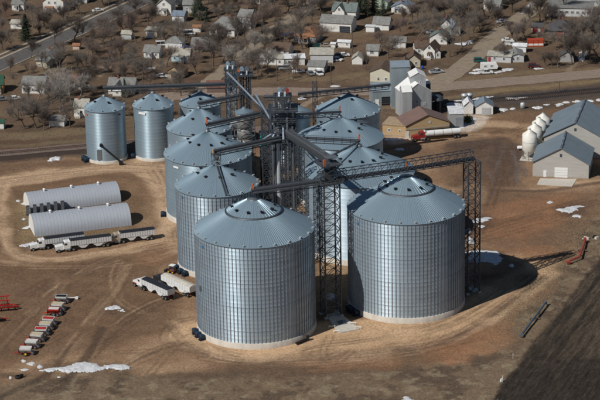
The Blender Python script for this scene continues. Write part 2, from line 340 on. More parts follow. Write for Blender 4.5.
    # town: paler dead lawns and bare drives
    for pl, wd, c, k in (([(150, 70), (185, 50), (205, 44)], 2.0, (.20, .155, .11), .6), ([(160, 44), (205, 40), (150, 52)], 4.0, (.14, .095, .065), .7), ([(300, 90), (332, 75), (350, 60), (372, 44), (385, 36)], 3.0, (.12, .078, .052), .85),
                         ([(330, 40), (360, 40), (410, 30)], 4.5, (.125, .08, .05), .8), ([(470, 42), (500, 35), (540, 20)], 5.0, (.16, .12, .075), .7), ([(440, 100), (500, 90), (600, 80)], 3.5, (.19, .14, .08), .8), ([(460, 80), (520, 72), (600, 68)], 4.0, (.17, .125, .075), .7),
                         ([(0, 136), (50, 134), (88, 130)], 6.0, (.165, .125, .078), .7), ([(0, 146), (88, 140)], 2.5, (.15, .115, .07), .7), ([(400, 76), (440, 80), (450, 72)], 5.0, (.30, .235, .17), .9), ([(290, 110), (320, 96), (330, 92)], 2.5, (.27, .21, .15), .8),
                         ([(420, 14), (445, 10), (470, 4)], 5, (.13, .095, .055), .7), ([(40, 70), (80, 64), (100, 40)], 5, (.14, .105, .065), .6), ([(95, 68), (108, 66), (100, 76)], 2.4, (.22, .17, .12), .7),
                         ([(565, 72), (572, 66), (585, 55)], 1.6, (.2, .155, .11), .7), ([(20, 25), (60, 20), (100, 8)], 4, (.10, .08, .05), .6), ([(290, 78), (330, 80), (360, 74)], 4, (.165, .125, .075), .7), ([(190, 90), (240, 85), (262, 78)], 3, (.13, .095, .06), .7)):
        mixc(c, sstep(wd, wd*.35, line_d(X+wx*.6, Y+wy*.6, smooth_pl(W(pl))))*k*(.6+.6*n2).clip(0, 1)*(1-yard))
    # rail bed cinders
    for pl, wd, c, k in (([(-60, 164), (0, 158), (88, 150.5)], 4.2, (.042, .032, .028), .9), ([(430, 108), (470, 103), (530, 97.5), (600, 91), (700, 82)], 9.5, (.070, .054, .047), .95), ([(430, 106), (470, 101), (530, 96.5), (600, 90)], 4.6, (.024, .022, .025), .95), ([(440, 103), (600, 85)], 1.2, (.06, .05, .045), .7)):
        mixc(c, sstep(wd, wd*.5, line_d(X+wx*.25, Y+wy*.25, W(pl)))*k)
    lum = C.mean(-1, keepdims=True); C[:] = C*(np.array([1.22, 1.20, 1.16], np.float32)+yard[..., None]*np.array([.27, .14, .06], np.float32))*(1-.25*field[..., None])*(1+.35*(fbm(X, Y, 1.6, 91, 3)-.5)[..., None])
    v = np.zeros((ny*nx, 3), np.float32); v[:, 0] = X.ravel(); v[:, 1] = Y.ravel(); v[:, 2] = Z.ravel()
    i = np.arange(ny*nx).reshape(ny, nx); F = np.stack([i[:-1, :-1], i[:-1, 1:], i[1:, 1:], i[1:, :-1]], -1).reshape(-1, 4)
    me = bpy.data.meshes.new('ground'); me.vertices.add(len(v)); me.vertices.foreach_set('co', v.ravel())
    me.loops.add(F.size); me.loops.foreach_set('vertex_index', F.ravel().astype(np.int32))
    me.polygons.add(len(F)); me.polygons.foreach_set('loop_start', np.arange(0, F.size, 4, dtype=np.int32)); me.polygons.foreach_set('loop_total', np.full(len(F), 4, np.int32))
    me.polygons.foreach_set('use_smooth', np.ones(len(F), bool))
    ca = me.color_attributes.new('soil', 'FLOAT_COLOR', 'POINT'); cc = np.ones((len(v), 4), np.float32); cc[:, :3] = C.reshape(-1, 3); cc[:, 3] = field.ravel(); ca.data.foreach_set('color', cc.ravel())
    me.update(); me.validate()
    m = bpy.data.materials.new('soil_and_dead_grass'); m.use_nodes = True; n = m.node_tree.nodes; l = m.node_tree.links; b = n['Principled BSDF']
    b.inputs['Roughness'].default_value = 0.95; b.inputs['Specular IOR Level'].default_value = 0.15
    at = n.new('ShaderNodeAttribute'); at.attribute_name = 'soil'; geo = n.new('ShaderNodeNewGeometry')
    z1 = n.new('ShaderNodeTexNoise'); z1.inputs['Scale'].default_value = 1.5; z1.inputs['Detail'].default_value = 8; z1.inputs['Roughness'].default_value = .75; l.new(geo.outputs['Position'], z1.inputs[0])
    r1 = n.new('ShaderNodeMapRange'); r1.inputs[1].default_value = .3; r1.inputs[2].default_value = .7; r1.inputs[3].default_value = .5; r1.inputs[4].default_value = 1.5; l.new(z1.outputs[0], r1.inputs[0])
    mx = n.new('ShaderNodeMix'); mx.data_type = 'RGBA'; mx.blend_type = 'MULTIPLY'; mx.inputs[0].default_value = 1; l.new(at.outputs['Color'], mx.inputs[6]); l.new(r1.outputs[0], mx.inputs[7]); mp = n.new('ShaderNodeMapping'); mp.vector_type = 'TEXTURE'; mp.inputs['Rotation'].default_value = (0, 0, math.atan2(uy, ux)); mp.inputs['Scale'].default_value = (7, 1, 1); l.new(geo.outputs['Position'], mp.inputs[0])
    z2 = n.new('ShaderNodeTexNoise'); z2.inputs['Scale'].default_value = 1.5; z2.inputs['Detail'].default_value = 7; z2.inputs['Roughness'].default_value = .8; l.new(mp.outputs[0], z2.inputs[0])
    r2 = n.new('ShaderNodeMapRange'); r2.inputs[1].default_value = .36; r2.inputs[2].default_value = .64; r2.inputs[3].default_value = .5; r2.inputs[4].default_value = 1.5; l.new(z2.outputs[0], r2.inputs[0])
    m2 = n.new('ShaderNodeMix'); m2.data_type = 'RGBA'; m2.blend_type = 'MULTIPLY'; l.new(at.outputs['Alpha'], m2.inputs[0]); l.new(mx.outputs[2], m2.inputs[6]); l.new(r2.outputs[0], m2.inputs[7]); l.new(m2.outputs[2], b.inputs['Base Color'])
    bm = n.new('ShaderNodeBump'); bm.inputs['Strength'].default_value = .5; bm.inputs['Distance'].default_value = .25; l.new(z1.outputs[0], bm.inputs['Height']); l.new(bm.outputs[0], b.inputs['Normal'])
    me.materials.append(m)
    tag(link('ground', me), 'bare brown earth yard, dead lawns and ploughed field', None, None, 'structure')
    # farther land on all sides, out to the horizon
    far = MB(); o = 6000
    for ax, ay, bx, by in ((-o, -o, o, y0), (-o, y1, o, o), (-o, y0, x0, y1), (x1, y0, o, y1)):
        far.add([(ax, ay, -.06), (bx, ay, -.06), (bx, by, -.06), (ax, by, -.06)], [(0, 1, 2, 3)])
    mf = mat('far_dead_grass', (0.11, 0.085, 0.055), 0.95, 0, .35, 0.03, coords='Object')
    tag(far.build('terrain', mf), 'brown winter land beyond the town and yard', None, None, 'structure')
build_ground()

def strip(name, label, px, width, m, z=0.03, jit=0.0, world=None, it=3):
    P = smooth_pl(world if world else W(px), it); rs = random.Random(len(P)); vs = []; fs = []
    Q = []
    for a, b in zip(P[:-1], P[1:]):
        k = max(1, int(math.hypot(b[0]-a[0], b[1]-a[1])/4))
        for i in range(k): Q.append((a[0]+(b[0]-a[0])*i/k, a[1]+(b[1]-a[1])*i/k))
    Q.append(P[-1])
    for i, p in enumerate(Q):
        a = Q[max(0, i-1)]; b = Q[min(len(Q)-1, i+1)]; dx, dy = b[0]-a[0], b[1]-a[1]; L = math.hypot(dx, dy); nx_, ny_ = -dy/L, dx/L
        wl = width/2+rs.uniform(-jit, jit); wr = width/2+rs.uniform(-jit, jit)
        vs += [(p[0]+nx_*wl, p[1]+ny_*wl, z), (p[0]-nx_*wr, p[1]-ny_*wr, z)]
        if i: fs.append((2*i-2, 2*i-1, 2*i+1, 2*i))
    mb = MB(); mb.add(vs, fs); o = mb.build(name, m); tag(o, label, None, None, 'structure'); return Q
M_ASPH = mat('worn_asphalt', (0.105, 0.10, 0.095), 0.9, 0, .22, .35, .2, 6)
M_GRAV = mat('pink_gravel', (0.250, 0.190, 0.150), 0.95, 0, .16, .5, .3, 6)
M_GRAV2 = mat('tan_gravel', (0.255, 0.205, 0.150), 0.95, 0, .2, .4, .3, 6)
M_KERB = mat('kerb_concrete', (0.33, 0.295, 0.24), 0.9, 0, .15, .7)
main = strip('road', 'grey asphalt street running diagonally across the top left', [(-120, 116), (-40, 84), (0, 65), (60, 39), (105, 18), (150, -2), (220, -34), (330, -80), (480, -130)], 9.0, M_ASPH, .03)
for sgn, wd, off in ((1, 1.3, 5.2), (-1, .5, 4.8), (1, 1.4, 8.6)):
    off_pl = []
    for i, p in enumerate(main):
        a = main[max(0, i-1)]; b = main[min(len(main)-1, i+1)]; dx, dy = b[0]-a[0], b[1]-a[1]; L = math.hypot(dx, dy)
        off_pl.append((p[0]-dy/L*off*sgn, p[1]+dx/L*off*sgn))
    kb = MB(); kv = []; kf = []
    for i, p in enumerate(off_pl):
        a = off_pl[max(0, i-1)]; b = off_pl[min(len(off_pl)-1, i+1)]; dx, dy = b[0]-a[0], b[1]-a[1]; L = math.hypot(dx, dy); nx_, ny_ = -dy/L*wd/2, dx/L*wd/2
        h = .13 if off < 8 else .06
        kv += [(p[0]+nx_, p[1]+ny_, -.1), (p[0]+nx_, p[1]+ny_, h), (p[0]-nx_, p[1]-ny_, h), (p[0]-nx_, p[1]-ny_, -.1)]
        if i:
            q = 4*i
            for k in range(3): kf.append((q-4+k, q-3+k, q+1+k, q+k))
    kb.add(kv, kf)
    tag(kb.build('kerb' if off < 8 else 'pavement', M_KERB), 'pale concrete edge along the asphalt street', None, None, 'structure')
strip('gravel_road', 'pinkish gravel road running behind the elevators', [(760, 56), (600, 73.5), (520, 80.5), (450, 86), (400, 90), (330, 92.5), (262, 91), (200, 94), (150, 98)], 10.5, M_GRAV, .025, .4)
strip('side_street', 'tan gravel street running up to the top right', [(420, 95), (448, 78), (480, 52), (505, 28), (540, 4), (580, -28), (650, -80), (720, -130)], 8.5, M_GRAV2, .029, .5)
strip('side_street', 'tan dirt lane climbing past the legs towards the town', [(196, 98), (206, 84), (224, 70), (246, 52), (262, 40), (285, 22), (330, -10), (400, -60)], 6.5, M_GRAV2, .021, .6)
strip('railway_bed', 'reddish gravel rail bed left of the bins', [(-160, 166), (0, 153.5), (88, 145.5), (200, 136), (300, 124)], 6.5, mat('rail_ballast', (.17, .125, .105), .95, 0, .2, .6), .023, .3)
def rails(px, label):
    P = W(px); mb = MB(); root = thing('railway_track', label, 'track')
    ts = MB()
    for (a, b), (c, d) in zip(P[:-1], P[1:]):
        L = math.hypot(c-a, d-b); ux, uy = (c-a)/L, (d-b)/L
        for s_ in (-.72, .72): mb.bar((a-uy*s_, b+ux*s_, .22), (c-uy*s_, d+ux*s_, .22), .08, .16)
        for k in range(int(L/.8)):
            x, y = a+ux*k*.8, b+uy*k*.8; ts.bar((x-uy*1.3, y+ux*1.3, .09), (x+uy*1.3, y-ux*1.3, .09), .24, .16)
    mb.build('rails', mat('rusty_rail', (.14, .09, .07), .5, .6, .2, 3), root); stuff(ts.build('sleepers', M_WOOD, root))
rails([(434, 106.5), (480, 102), (540, 96.5), (600, 90.5), (700, 80)], 'railway track behind the white garage at the right')
rails([(-100, 161.5), (0, 153.5), (88, 145.5), (140, 141)], 'railway track left of the twin grain bins')

# ------------------------------------------------------------------ grain bins
VENT_ME = None
def vent_mesh():
    mb = MB(); mb.box((0, 0, .22), (.55, .65, .44)); mb.box((0, .15, .48), (.68, .95, .12)); return mb.mesh('roof_vent', M_BLACK)
VENT_ME = vent_mesh()
_e = MB(); _e.box((0, 0, .16), (.42, .5, .32)); _e.box((0, -.1, .36), (.5, .6, .08)); EAVE_ME = _e.mesh('eave_vent', M_EAVE)
def fan_meshes():
    b = MB(); b.lathe([(.0, -.55), (.75, -.55), (.8, -.45), (.8, .45), (.75, .55), (0, .55)], 16)
    v = [(y, z+.95, x) if False else (x, z, y+.95) for x, y, z in b.v]; b.v = v
    b.box((0, .95, .75), (1.0, .9, 1.1), top=None); b.box((0, 0, .12), (1.2, 1.4, .24))
    g = MB(); g.tube((0, -.62, .95), (0, -.5, .95), .6, .6, 12); 
    return b.mesh('fan_housing', M_NAVY), g.mesh('fan_guard', M_BLACK)
FAN_A, FAN_B = fan_meshes()
def add_fan(root, R, ang):
    """aeration fan bolted to the bin wall at compass angle ang"""
    d = R+1.35
    f = link('aeration_fan', FAN_A, root, (d*math.cos(ang), d*math.sin(ang), 0), ang+math.pi/2)
    link('guard', FAN_B, f)
def grain_bin(name, label, c, R, H, rh, n=96, stiff=True, cap=True, found=1.6, wall=None, sheen=None, vents=5, vr=.36, fans=(), eaves=24, ring_h=1.12, seed=1, group='grain bins', bands=None):
    rs = random.Random(seed); root = thing(name, label, 'grain bin', (c[0], c[1], 0), 0, group)
    fb = MB(); fb.lathe([(R+.28, -.6), (R+.28, found-.18), (R+.12, found), (R-.6, found)], 96); fb.build('foundation', M_CONC, root)
    # wall: rings of lapped sheets
    nr = max(4, int((H-found)/ring_h)); hh = (H-found)/nr; vs = []; fs = []; pan = []; nn = n
    for j in range(nr):
        z0, z1 = found+j*hh, found+(j+1)*hh; r0, r1 = R+(.04 if stiff else .018), R
        for z, r in ((z0, r0), (z1-.06, r1), (z1, R+(.04 if stiff else .018))):
            for i in range(nn):
                a = 2*math.pi*i/nn; vs.append((r*math.cos(a), r*math.sin(a), z))
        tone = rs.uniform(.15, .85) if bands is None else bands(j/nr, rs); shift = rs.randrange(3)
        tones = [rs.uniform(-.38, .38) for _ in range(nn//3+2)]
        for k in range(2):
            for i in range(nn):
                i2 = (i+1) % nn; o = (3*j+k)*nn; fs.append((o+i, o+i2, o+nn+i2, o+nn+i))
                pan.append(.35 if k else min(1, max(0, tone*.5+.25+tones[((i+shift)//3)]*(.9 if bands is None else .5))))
    me = bpy.data.meshes.new('wall'); me.from_pydata(vs, [], fs); me.polygons.foreach_set('use_smooth', [True]*len(fs))
    at = me.attributes.new('panel', 'FLOAT', 'FACE'); at.data.foreach_set('value', pan); me.materials.append(wall or M_WALL); me.update()
    # keep ring laps crisp: split shading between rings
    link('wall', me, root)
    if stiff:
        sb = MB(); top = H-.05
        for i in range(n):
            a = 2*math.pi*(i+.5)/n; ca, sa = math.cos(a), math.sin(a)
            for z0, z1, wd in ((found, H*.42, .20), (H*.42, top, .12)):
                sb.box(((R+.11)*ca, (R+.11)*sa, (z0+z1)/2), (.13, wd, z1-z0), a)
        stuff(sb.build('stiffeners', M_STIFF, root))
        wr = MB()
        for k in range(3, nr, 6):
            z = found+k*hh; wr.lathe([(R+.04, z-.03), (R+.12, z-.03), (R+.12, z+.03), (R+.04, z+.03)], 72)
        stuff(wr.build('wind_rings', M_STIFF, root))
    # roof: ribbed sheets
    rc = (.46 if cap else .06)*R; zc = H+rh*(1-rc/R); rb = MB(); pr = []; ro = R+.3
    vs = []; fs = []; n0 = n; n = int(n*1.6)
    for i in range(n):
        a = 2*math.pi*i/n; rr_ = 2*math.pi/n; zof = .0
        for r in (ro, (ro+rc)/2, rc):
            z = H+rh*(1-r/R); dl = min(.07/r, rr_*.3)
            for da, up in ((-dl, 0.0), (0, .055), (dl, 0.0)): vs.append((r*math.cos(a+da), r*math.sin(a+da), z+up+.05))
    for i in range(n):
        i2 = (i+1) % n; t = rs.uniform(.2, .8)
        for q in range(2):
            o, o2 = i*9+q*3, i2*9+q*3
            fs += [(o, o+1, o+4, o+3), (o+1, o+2, o+5, o+4), (o+2, o2, o2+3, o+5)]; pr += [t, t, t]
    me = bpy.data.meshes.new('roof'); me.from_pydata(vs, [], fs); at = me.attributes.new('panel', 'FLOAT', 'FACE'); at.data.foreach_set('value', pr); me.materials.append(M_ROOF); me.update()
    roof = link('roof', me, root)
    ev = MB(); ev.lathe([(ro, H-rh*.3/R+.02), (ro, H-.22), (R-.05, H-.22)], 96); ev.build('eave_trim', M_STIFF, roof)
    if cap:
        k = MB(); k.lathe([(rc+.35, zc-.25), (rc+.35, zc+.25), (rc-.1, zc+.25)], 64); k.build('walk_ring', M_STEEL, roof)
        kb = MB(); vs = []; fs = []; pr = []; nc = 48; zt = H+rh
        for i in range(nc):
            a = 2*math.pi*i/nc
            for r, z in ((rc-.1, zc+.28), (1.7, zt-.75)):
                dl = min(.08/r, .03)
                for da, up in ((-dl, 0), (0, .08), (dl, 0)): vs.append((r*math.cos(a+da), r*math.sin(a+da), z+up))
        for i in range(nc):
            o, o2 = i*6, ((i+1) % nc)*6; t = rs.uniform(.3, .8)
            fs += [(o, o+1, o+4, o+3), (o+1, o+2, o+5, o+4), (o+2, o2, o2+3, o+5)]; pr += [t]*3
        me = bpy.data.meshes.new('cap'); me.from_pydata(vs, [], fs); at = me.attributes.new('panel', 'FLOAT', 'FACE'); at.data.foreach_set('value', pr); me.materials.append(M_ROOF); me.update(); link('cap', me, roof)
    n = n0; pk = MB(); lo = 1.0 if cap else .0; pk.lathe([(1.7 if cap else .75, H+rh-.6-lo), (1.7 if cap else .75, H+rh+.2-lo), (.5, H+rh+.4-lo), (0, H+rh+.55-lo)], 16); pk.build('peak_collar', M_STEEL2, roof)
    off = rs.uniform(0, .6)
    for i in range(vents*2):
        a = 2*math.pi*i/(vents*2)+off; r = vr*R; z = H+rh*(1-r/R)+(.28 if cap else .05)
        v = link('roof_vent', VENT_ME, root, (r*math.cos(a), r*math.sin(a), z), a-math.pi/2); v.rotation_euler.x = -math.atan2(rh, R)*.0
    for i in range(eaves):
        a = 2*math.pi*(i+.4)/eaves; r = R-.15; link('eave_vent', EAVE_ME, root, (r*math.cos(a), r*math.sin(a), H+rh*.15/R+.1), a+math.pi/2)
    for a in fans: add_fan(root, R, R_(a))
    return root
BINS = {}
def gb(key, *a, **k): BINS[key] = (a[2], a[3], a[4], a[5]); return grain_bin(*a, **k)
FL = gb('FL', 'grain_bin', 'largest galvanised grain bin, front left, with concrete foot and capped roof', (0.2, -1.0), 16.0, 28.7, 8.6, seed=1, fans=(196, 204, 212))
FR = gb('FR', 'grain_bin', 'large galvanised grain bin at front right with bright capped roof', (41.7, 14.5), 16.0, 28.7, 8.9, seed=2, fans=(200, 206, 214))
B3 = gb('B3', 'grain_bin', 'ribbed galvanised grain bin behind the front left bin, ladder down its roof', (-11.2, 46), 11.9, 25.0, 6.0, n=66, cap=False, seed=3, fans=(196, 212, 222), vents=4, vr=.45, eaves=18)
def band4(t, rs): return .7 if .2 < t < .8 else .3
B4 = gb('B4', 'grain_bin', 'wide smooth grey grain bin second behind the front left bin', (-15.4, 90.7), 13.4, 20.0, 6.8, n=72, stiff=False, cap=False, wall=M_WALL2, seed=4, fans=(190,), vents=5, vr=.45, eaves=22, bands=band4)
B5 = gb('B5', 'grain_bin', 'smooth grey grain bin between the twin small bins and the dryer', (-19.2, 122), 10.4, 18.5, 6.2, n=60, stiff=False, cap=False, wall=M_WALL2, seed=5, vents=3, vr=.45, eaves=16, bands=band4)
B6 = gb('B6', 'grain_bin', 'small grain bin with rust streaked roof beneath the long thin conveyor', (-20.2, 155), 6.9, 16.5, 3.7, n=44, stiff=False, cap=False, wall=M_WALL2, seed=6, vents=2, vr=.5, eaves=10, found=.9)
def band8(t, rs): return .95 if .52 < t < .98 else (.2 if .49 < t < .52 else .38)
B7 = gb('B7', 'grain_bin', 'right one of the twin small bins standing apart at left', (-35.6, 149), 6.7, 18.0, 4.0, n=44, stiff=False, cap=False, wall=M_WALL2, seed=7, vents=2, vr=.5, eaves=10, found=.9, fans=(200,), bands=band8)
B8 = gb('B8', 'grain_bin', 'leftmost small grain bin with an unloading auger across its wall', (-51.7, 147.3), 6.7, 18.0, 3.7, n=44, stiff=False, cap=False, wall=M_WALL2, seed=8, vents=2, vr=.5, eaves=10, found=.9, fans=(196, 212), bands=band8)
B9 = gb('B9', 'grain_bin', 'large pale grain bin directly behind the front right bin', (30.3, 58.5), 16.0, 24.0, 7.6, n=84, stiff=False, cap=False, seed=9, vents=6, vr=.42, eaves=0)
B10 = gb('B10', 'grain_bin', 'wide grain bin second behind the front right bin, casting a round shadow', (25.6, 102), 13.4, 20.5, 6.5, n=72, stiff=False, cap=False, wall=M_WALL2, seed=10, vents=5, vr=.5, eaves=0)
B11 = gb('B11', 'grain_bin', 'blue grey grain bin with ringed roof beside the old blue elevator', (29.1, 139), 10.5, 18.0, 5.5, n=60, stiff=False, cap=False, wall=M_WALL2, seed=11, vents=2, vr=.3, eaves=16, found=1.0)
B12 = gb('B12', 'grain_bin', 'small grain bin hidden behind the tall central leg', (9.7, 143), 6.9, 16.0, 3.8, n=44, stiff=False, cap=False, wall=M_WALL2, seed=12, vents=2, vr=.5, eaves=0, found=.9)
# ladder strips and small plates on the bins
lb = MB(); a = R_(285)
for s_ in (-.35, .35):
    lb.bar((math.cos(a)*1.2-math.sin(a)*s_, math.sin(a)*1.2+math.cos(a)*s_, 31.0), (math.cos(a)*12.1-math.sin(a)*s_, math.sin(a)*12.1+math.cos(a)*s_, 25.4), .1, .5)
for k in range(24):
    r = 1.2+k*.46; z = 31.0-(r-1.2)*5.6/10.9; lb.bar((math.cos(a)*r-math.sin(a)*.4, math.sin(a)*r+math.cos(a)*.4, z), (math.cos(a)*r+math.sin(a)*.4, math.sin(a)*r-math.cos(a)*.4, z), .12, .06)
lb.build('roof_ladder', M_STEEL2, B3)
def plate(root, R, ang, z, m, wd, hh_):
    a = R_(ang); p = MB(); p.box(((R+.22)*math.cos(a), (R+.22)*math.sin(a), z), (.06, wd, hh_), a); p.build('name_plate', m, root)
plate(FL, 16, 213, 26.6, M_BLUE, .7, .7); plate(FR, 16, 213, 26.6, M_BLUE, .7, .7); plate(B3, 11.9, 216, 23.4, M_BLUE, .6, .6)
plate(B4, 13.4, 226, 18.4, M_WHITE, 2.2, .6); plate(B7, 6.7, 240, 16.6, M_WHITE, 2.6, .8); plate(B8, 6.7, 213, 16.4, M_ORANGE, .9, .5); plate(B8, 6.7, 320, 16.4, mat('rust_brown', (.2, .07, .03), .8), .9, .5)
plate(FL, 16, 205, 14, M_STEEL2, .9, 1.6)
au = MB(); au.tube((-1.2, -7.0, 6.6), (5.2, -8.0, 1.0), .32, .32, 8); au.tube((-1.2, -6.5, 6.8), (-1.2, -7.2, 6.4), .55, .55, 8); au.box((5.2, -7.9, .6), (1.2, 1, 1.2)); au.build('unloading_auger', M_BLACK, B8)
dr = MB(); dr.box((-1.9, -6.62, 3.2), (1.6, .25, 3.6)); dr.build('side_door', M_STEEL2, B8)

# ------------------------------------------------------------------ steel towers, bridges and legs
def lattice(mb, c, wx, wy, z0, z1, bay=3.0, leg=.28, br=.14, rot=0.0):
    """four-legged braced tower; returns list of leg bars"""
    cs, sn = math.cos(rot), math.sin(rot)
    def P(sx, sy, z): return (c[0]+sx*wx/2*cs-sy*wy/2*sn, c[1]+sx*wx/2*sn+sy*wy/2*cs, z)
    cor = [(-1, -1), (1, -1), (1, 1), (-1, 1)]; nb = max(1, round((z1-z0)/bay)); h = (z1-z0)/nb
    for k in range(nb):
        a, b = z0+k*h, z0+(k+1)*h
        for i in range(4):
            p, q = cor[i], cor[(i+1) % 4]
            mb.bar(P(*p, b), P(*q, b), br); 
            mb.bar(P(*p, a), P(*q, b), br*.9); mb.bar(P(*q, a), P(*p, b), br*.9)
    return [(P(*p, z0), P(*p, z1)) for p in cor]
def tower(name, label, c, wx, wy, z1, rot=0.0, bay=3.0, leg=.3, m=None):
    root = thing(name, label, 'tower', (c[0], c[1], 0), rot); mb = MB(); legs = lattice(mb, (0, 0), wx, wy, 0, z1, bay, leg)
    for a, b in legs: g = MB(); g.bar(a, b, leg); g.build('leg', m or M_STEEL, root)
    stuff(mb.build('bracing', m or M_STEEL, root))
    for a, b in legs: f = MB(); f.box((a[0], a[1], .15), (.9, .9, .7)); f.build('footing', M_CONC, root)
    return root
def bridge(name, label, p0, p1, wd=2.0, ht=2.6, cat='catwalk', truss=True, tube=.55, motor=1, bay=2.4, rail=1.1, box=False):
    p0, p1 = Vector(p0), Vector(p1); d = p1-p0; L = d.length; u = d.normalized(); s = Vector((-u.y, u.x, 0)).normalized(); up = Vector((0, 0, 1))
    root = thing(name, label, cat, p0); o = -p0
    ch = MB(); br = MB()
    def Q(t, sd, z): return u*t+s*(sd*wd/2)+up*z
    for sd in (-1, 1):
        ch.bar(Q(0, sd, 0), Q(L, sd, 0), .2)
        if truss: ch.bar(Q(0, sd, ht), Q(L, sd, ht), .2)
    ch.build('chords', M_STEEL, root)
    n = max(2, round(L/bay))
    for k in range(n+1):
        t = L*k/n
        if truss:
            for sd in (-1, 1): br.bar(Q(t, sd, 0), Q(t, sd, ht), .12)
            br.bar(Q(t, -1, ht), Q(t, 1, ht), .12)
            if k < n:
                t2 = L*(k+1)/n
                for sd in (-1, 1): br.bar(Q(t, sd, 0), Q(t2, sd, ht), .11); br.bar(Q(t, sd, ht*.45), Q(t2, sd, ht*.45), .07)
        else:
            for sd in (-1, 1): br.bar(Q(t, sd, 0), Q(t, sd, rail), .08); br.bar(Q(t, sd, 0), Q(t, sd*.3, -.9), .08)
        br.bar(Q(t, -1, 0), Q(t, 1, 0), .15)
    if not truss:
        for sd in (-1, 1):
            for z in (.55, rail): br.bar(Q(0, sd, z), Q(L, sd, z), .08)
            br.bar(Q(0, sd*.3, -.9), Q(L, sd*.3, -.9), .12)
    stuff(br.build('bracing', M_STEEL, root))
    dk = MB(); dk.bar(Q(0, .5, .1), Q(L, .5, .1), wd*.45, .06); dk.build('walkway', M_STEEL2, root)
    tb = MB()
    if box: tb.bar(Q(-.4, -.35, .75), Q(L+.4, -.35, .75), tube*2, tube*1.7)
    else: tb.tube(Q(-.4, -.35, .65), Q(L+.4, -.35, .65), tube, tube, 10)
    tb.build('conveyor_housing', M_STEEL if not box else M_STEEL2, root)
    if motor:
        mo = MB(); q = Q(L if motor > 0 else 0, -.1, 0); mo.box((q.x, q.y, q.z+1.4), (.5, .5, 1.2)); mo.tube((q.x, q.y, q.z+2.2), (q.x, q.y, q.z+2.5), .3, .25, 8); mo.build('drive_motor', M_ORANGE, root)
    return root
def platform(root, c, wx, wy, z, rail=1.1, m=None):
    dk = MB(); dk.box((c[0], c[1], z), (wx, wy, .15)); dk.build('platform', m or M_STEEL, root)
    r = MB(); xs = [c[0]-wx/2, c[0]+wx/2]; ys = [c[1]-wy/2, c[1]+wy/2]
    for h in (.55, rail):
        for y in ys: r.bar((xs[0], y, z+h), (xs[1], y, z+h), .06)
        for x in xs: r.bar((x, ys[0], z+h), (x, ys[1], z+h), .06)
    for i in range(6):
        for y in ys: x = xs[0]+wx*i/5; r.bar((x, y, z), (x, y, z+rail), .06)
        for x in xs: y = ys[0]+wy*i/5; r.bar((x, y, z), (x, y, z+rail), .06)
    stuff(r.build('railing', M_STEEL2, root))
def leg_tower(name, label, c, w_, z1, legs=2, plats=(), head=1.0, bay=3.0, silver=None):
    root = tower(name, label, c, w_, w_, z1, 0, bay, .32)
    root['category'] = 'grain leg'
    for k in range(legs):
        x = (k-(legs-1)/2)*1.7; t = MB(); t.box((x-.33, 0, z1/2+.6), (.42, .62, z1+1.2)); t.box((x+.33, 0, z1/2+.6), (.42, .62, z1+1.2)); t.build('bucket_casing', silver or M_TUBE, root)
        h = MB(); h.extr([(x-.6, z1+.9), (x+.6, z1+.9), (x+.66, z1+1.7)]+[(x+.66*math.cos(q*math.pi/8), z1+1.7+.5*math.sin(q*math.pi/8)) for q in range(1, 8)]+[(x-.66, z1+1.7)], lambda p_, q_, t_: (p_, t_, q_), .55, -.55); h.box((x+.75, .1, z1+1.3), (.5, .5, .5)); h.bar((x-.1, -.5, z1+1.0), (x-.2, -1.4, z1-.4), .45); h.build('head_cover', M_STEEL2 if k else M_TUBE, root)
        b = MB(); b.box((x, 0, .7), (1.7, .9, 1.4)); b.build('boot', M_STEEL2, root)
    for z, k in plats: platform(root, (0, 0), w_*k, w_*k, z)
    ld = MB()
    for s_ in (-.25, .25): ld.bar((w_/2+.2, s_, .2), (w_/2+.2, s_, z1), .07)
    for k in range(int(z1/.5)): ld.bar((w_/2+.2, -.25, .3+k*.5), (w_/2+.2, .25, .3+k*.5), .05)
    stuff(ld.build('ladder', M_STEEL2, root))
    return root
def spout(root, a, b, r, m=None, name='spout'):
    o = root.location; t = MB(); t.tube(Vector(a)-o, Vector(b)-o, r, r, 10); return t.build(name, m or M_TUBE, root)

CT = (8.2, 60.0)          # foot of the central leg
ct = leg_tower('grain_leg_tower', 'tallest dark lattice grain leg rising between the bin rows', CT, 4.4, 47.0, 2, ((46.8, 1.2), (43.0, 2.0), (36.5, 1.7), (31.0, 1.4)), silver=M_ALU)
for k in range(3):
    x = -2.2+k*2.2; b = MB(); b.bar((x, -3.2, 43.2), (x, -3.2, 46.6), .12); b.bar((x, 3.2, 43.2), (x, 3.2, 46.6), .12); b.build('platform_post', M_STEEL, ct)
dist = MB(); dist.lathe([(.3, 38.0), (1.7, 39.0), (1.7, 40.4), (.5, 41.8), (.4, 43.0)], 14); dist.build('distributor', M_STEEL2, ct)
mo = MB(); mo.box((1.4, -1.2, 48.6), (.8, .9, 1.1)); mo.build('drive_motor', mat('dull_red_motor', (.3, .04, .03), .5), ct)
for tx, ty, tz in ((-3.6, -4.5, 34.6), (4.6, -3.5, 33.2), (-3.4, 3.0, 33), (4.2, 4.4, 32.0), (0, -5.5, 35)):
    spout(ct, (CT[0]+tx*.2, CT[1]+ty*.2, 39), (CT[0]+tx, CT[1]+ty, tz), .32)
spout(ct, (CT[0]-1.6, CT[1]-2.6, 36.4), (CT[0]-1.6, CT[1]-2.6, 2), .62, M_ALU, 'flex_spout')
fr = MB(); lattice(fr, (0, -.4), 7.0, 5.2, 31.0, 43.0, 3.0, .2, .16); stuff(fr.build('outer_frame', M_STEEL, ct))
platform(ct, (0, -.4), 7.6, 5.8, 39.6); platform(ct, (-1.5, -3.0), 4.0, 2.4, 33.6)
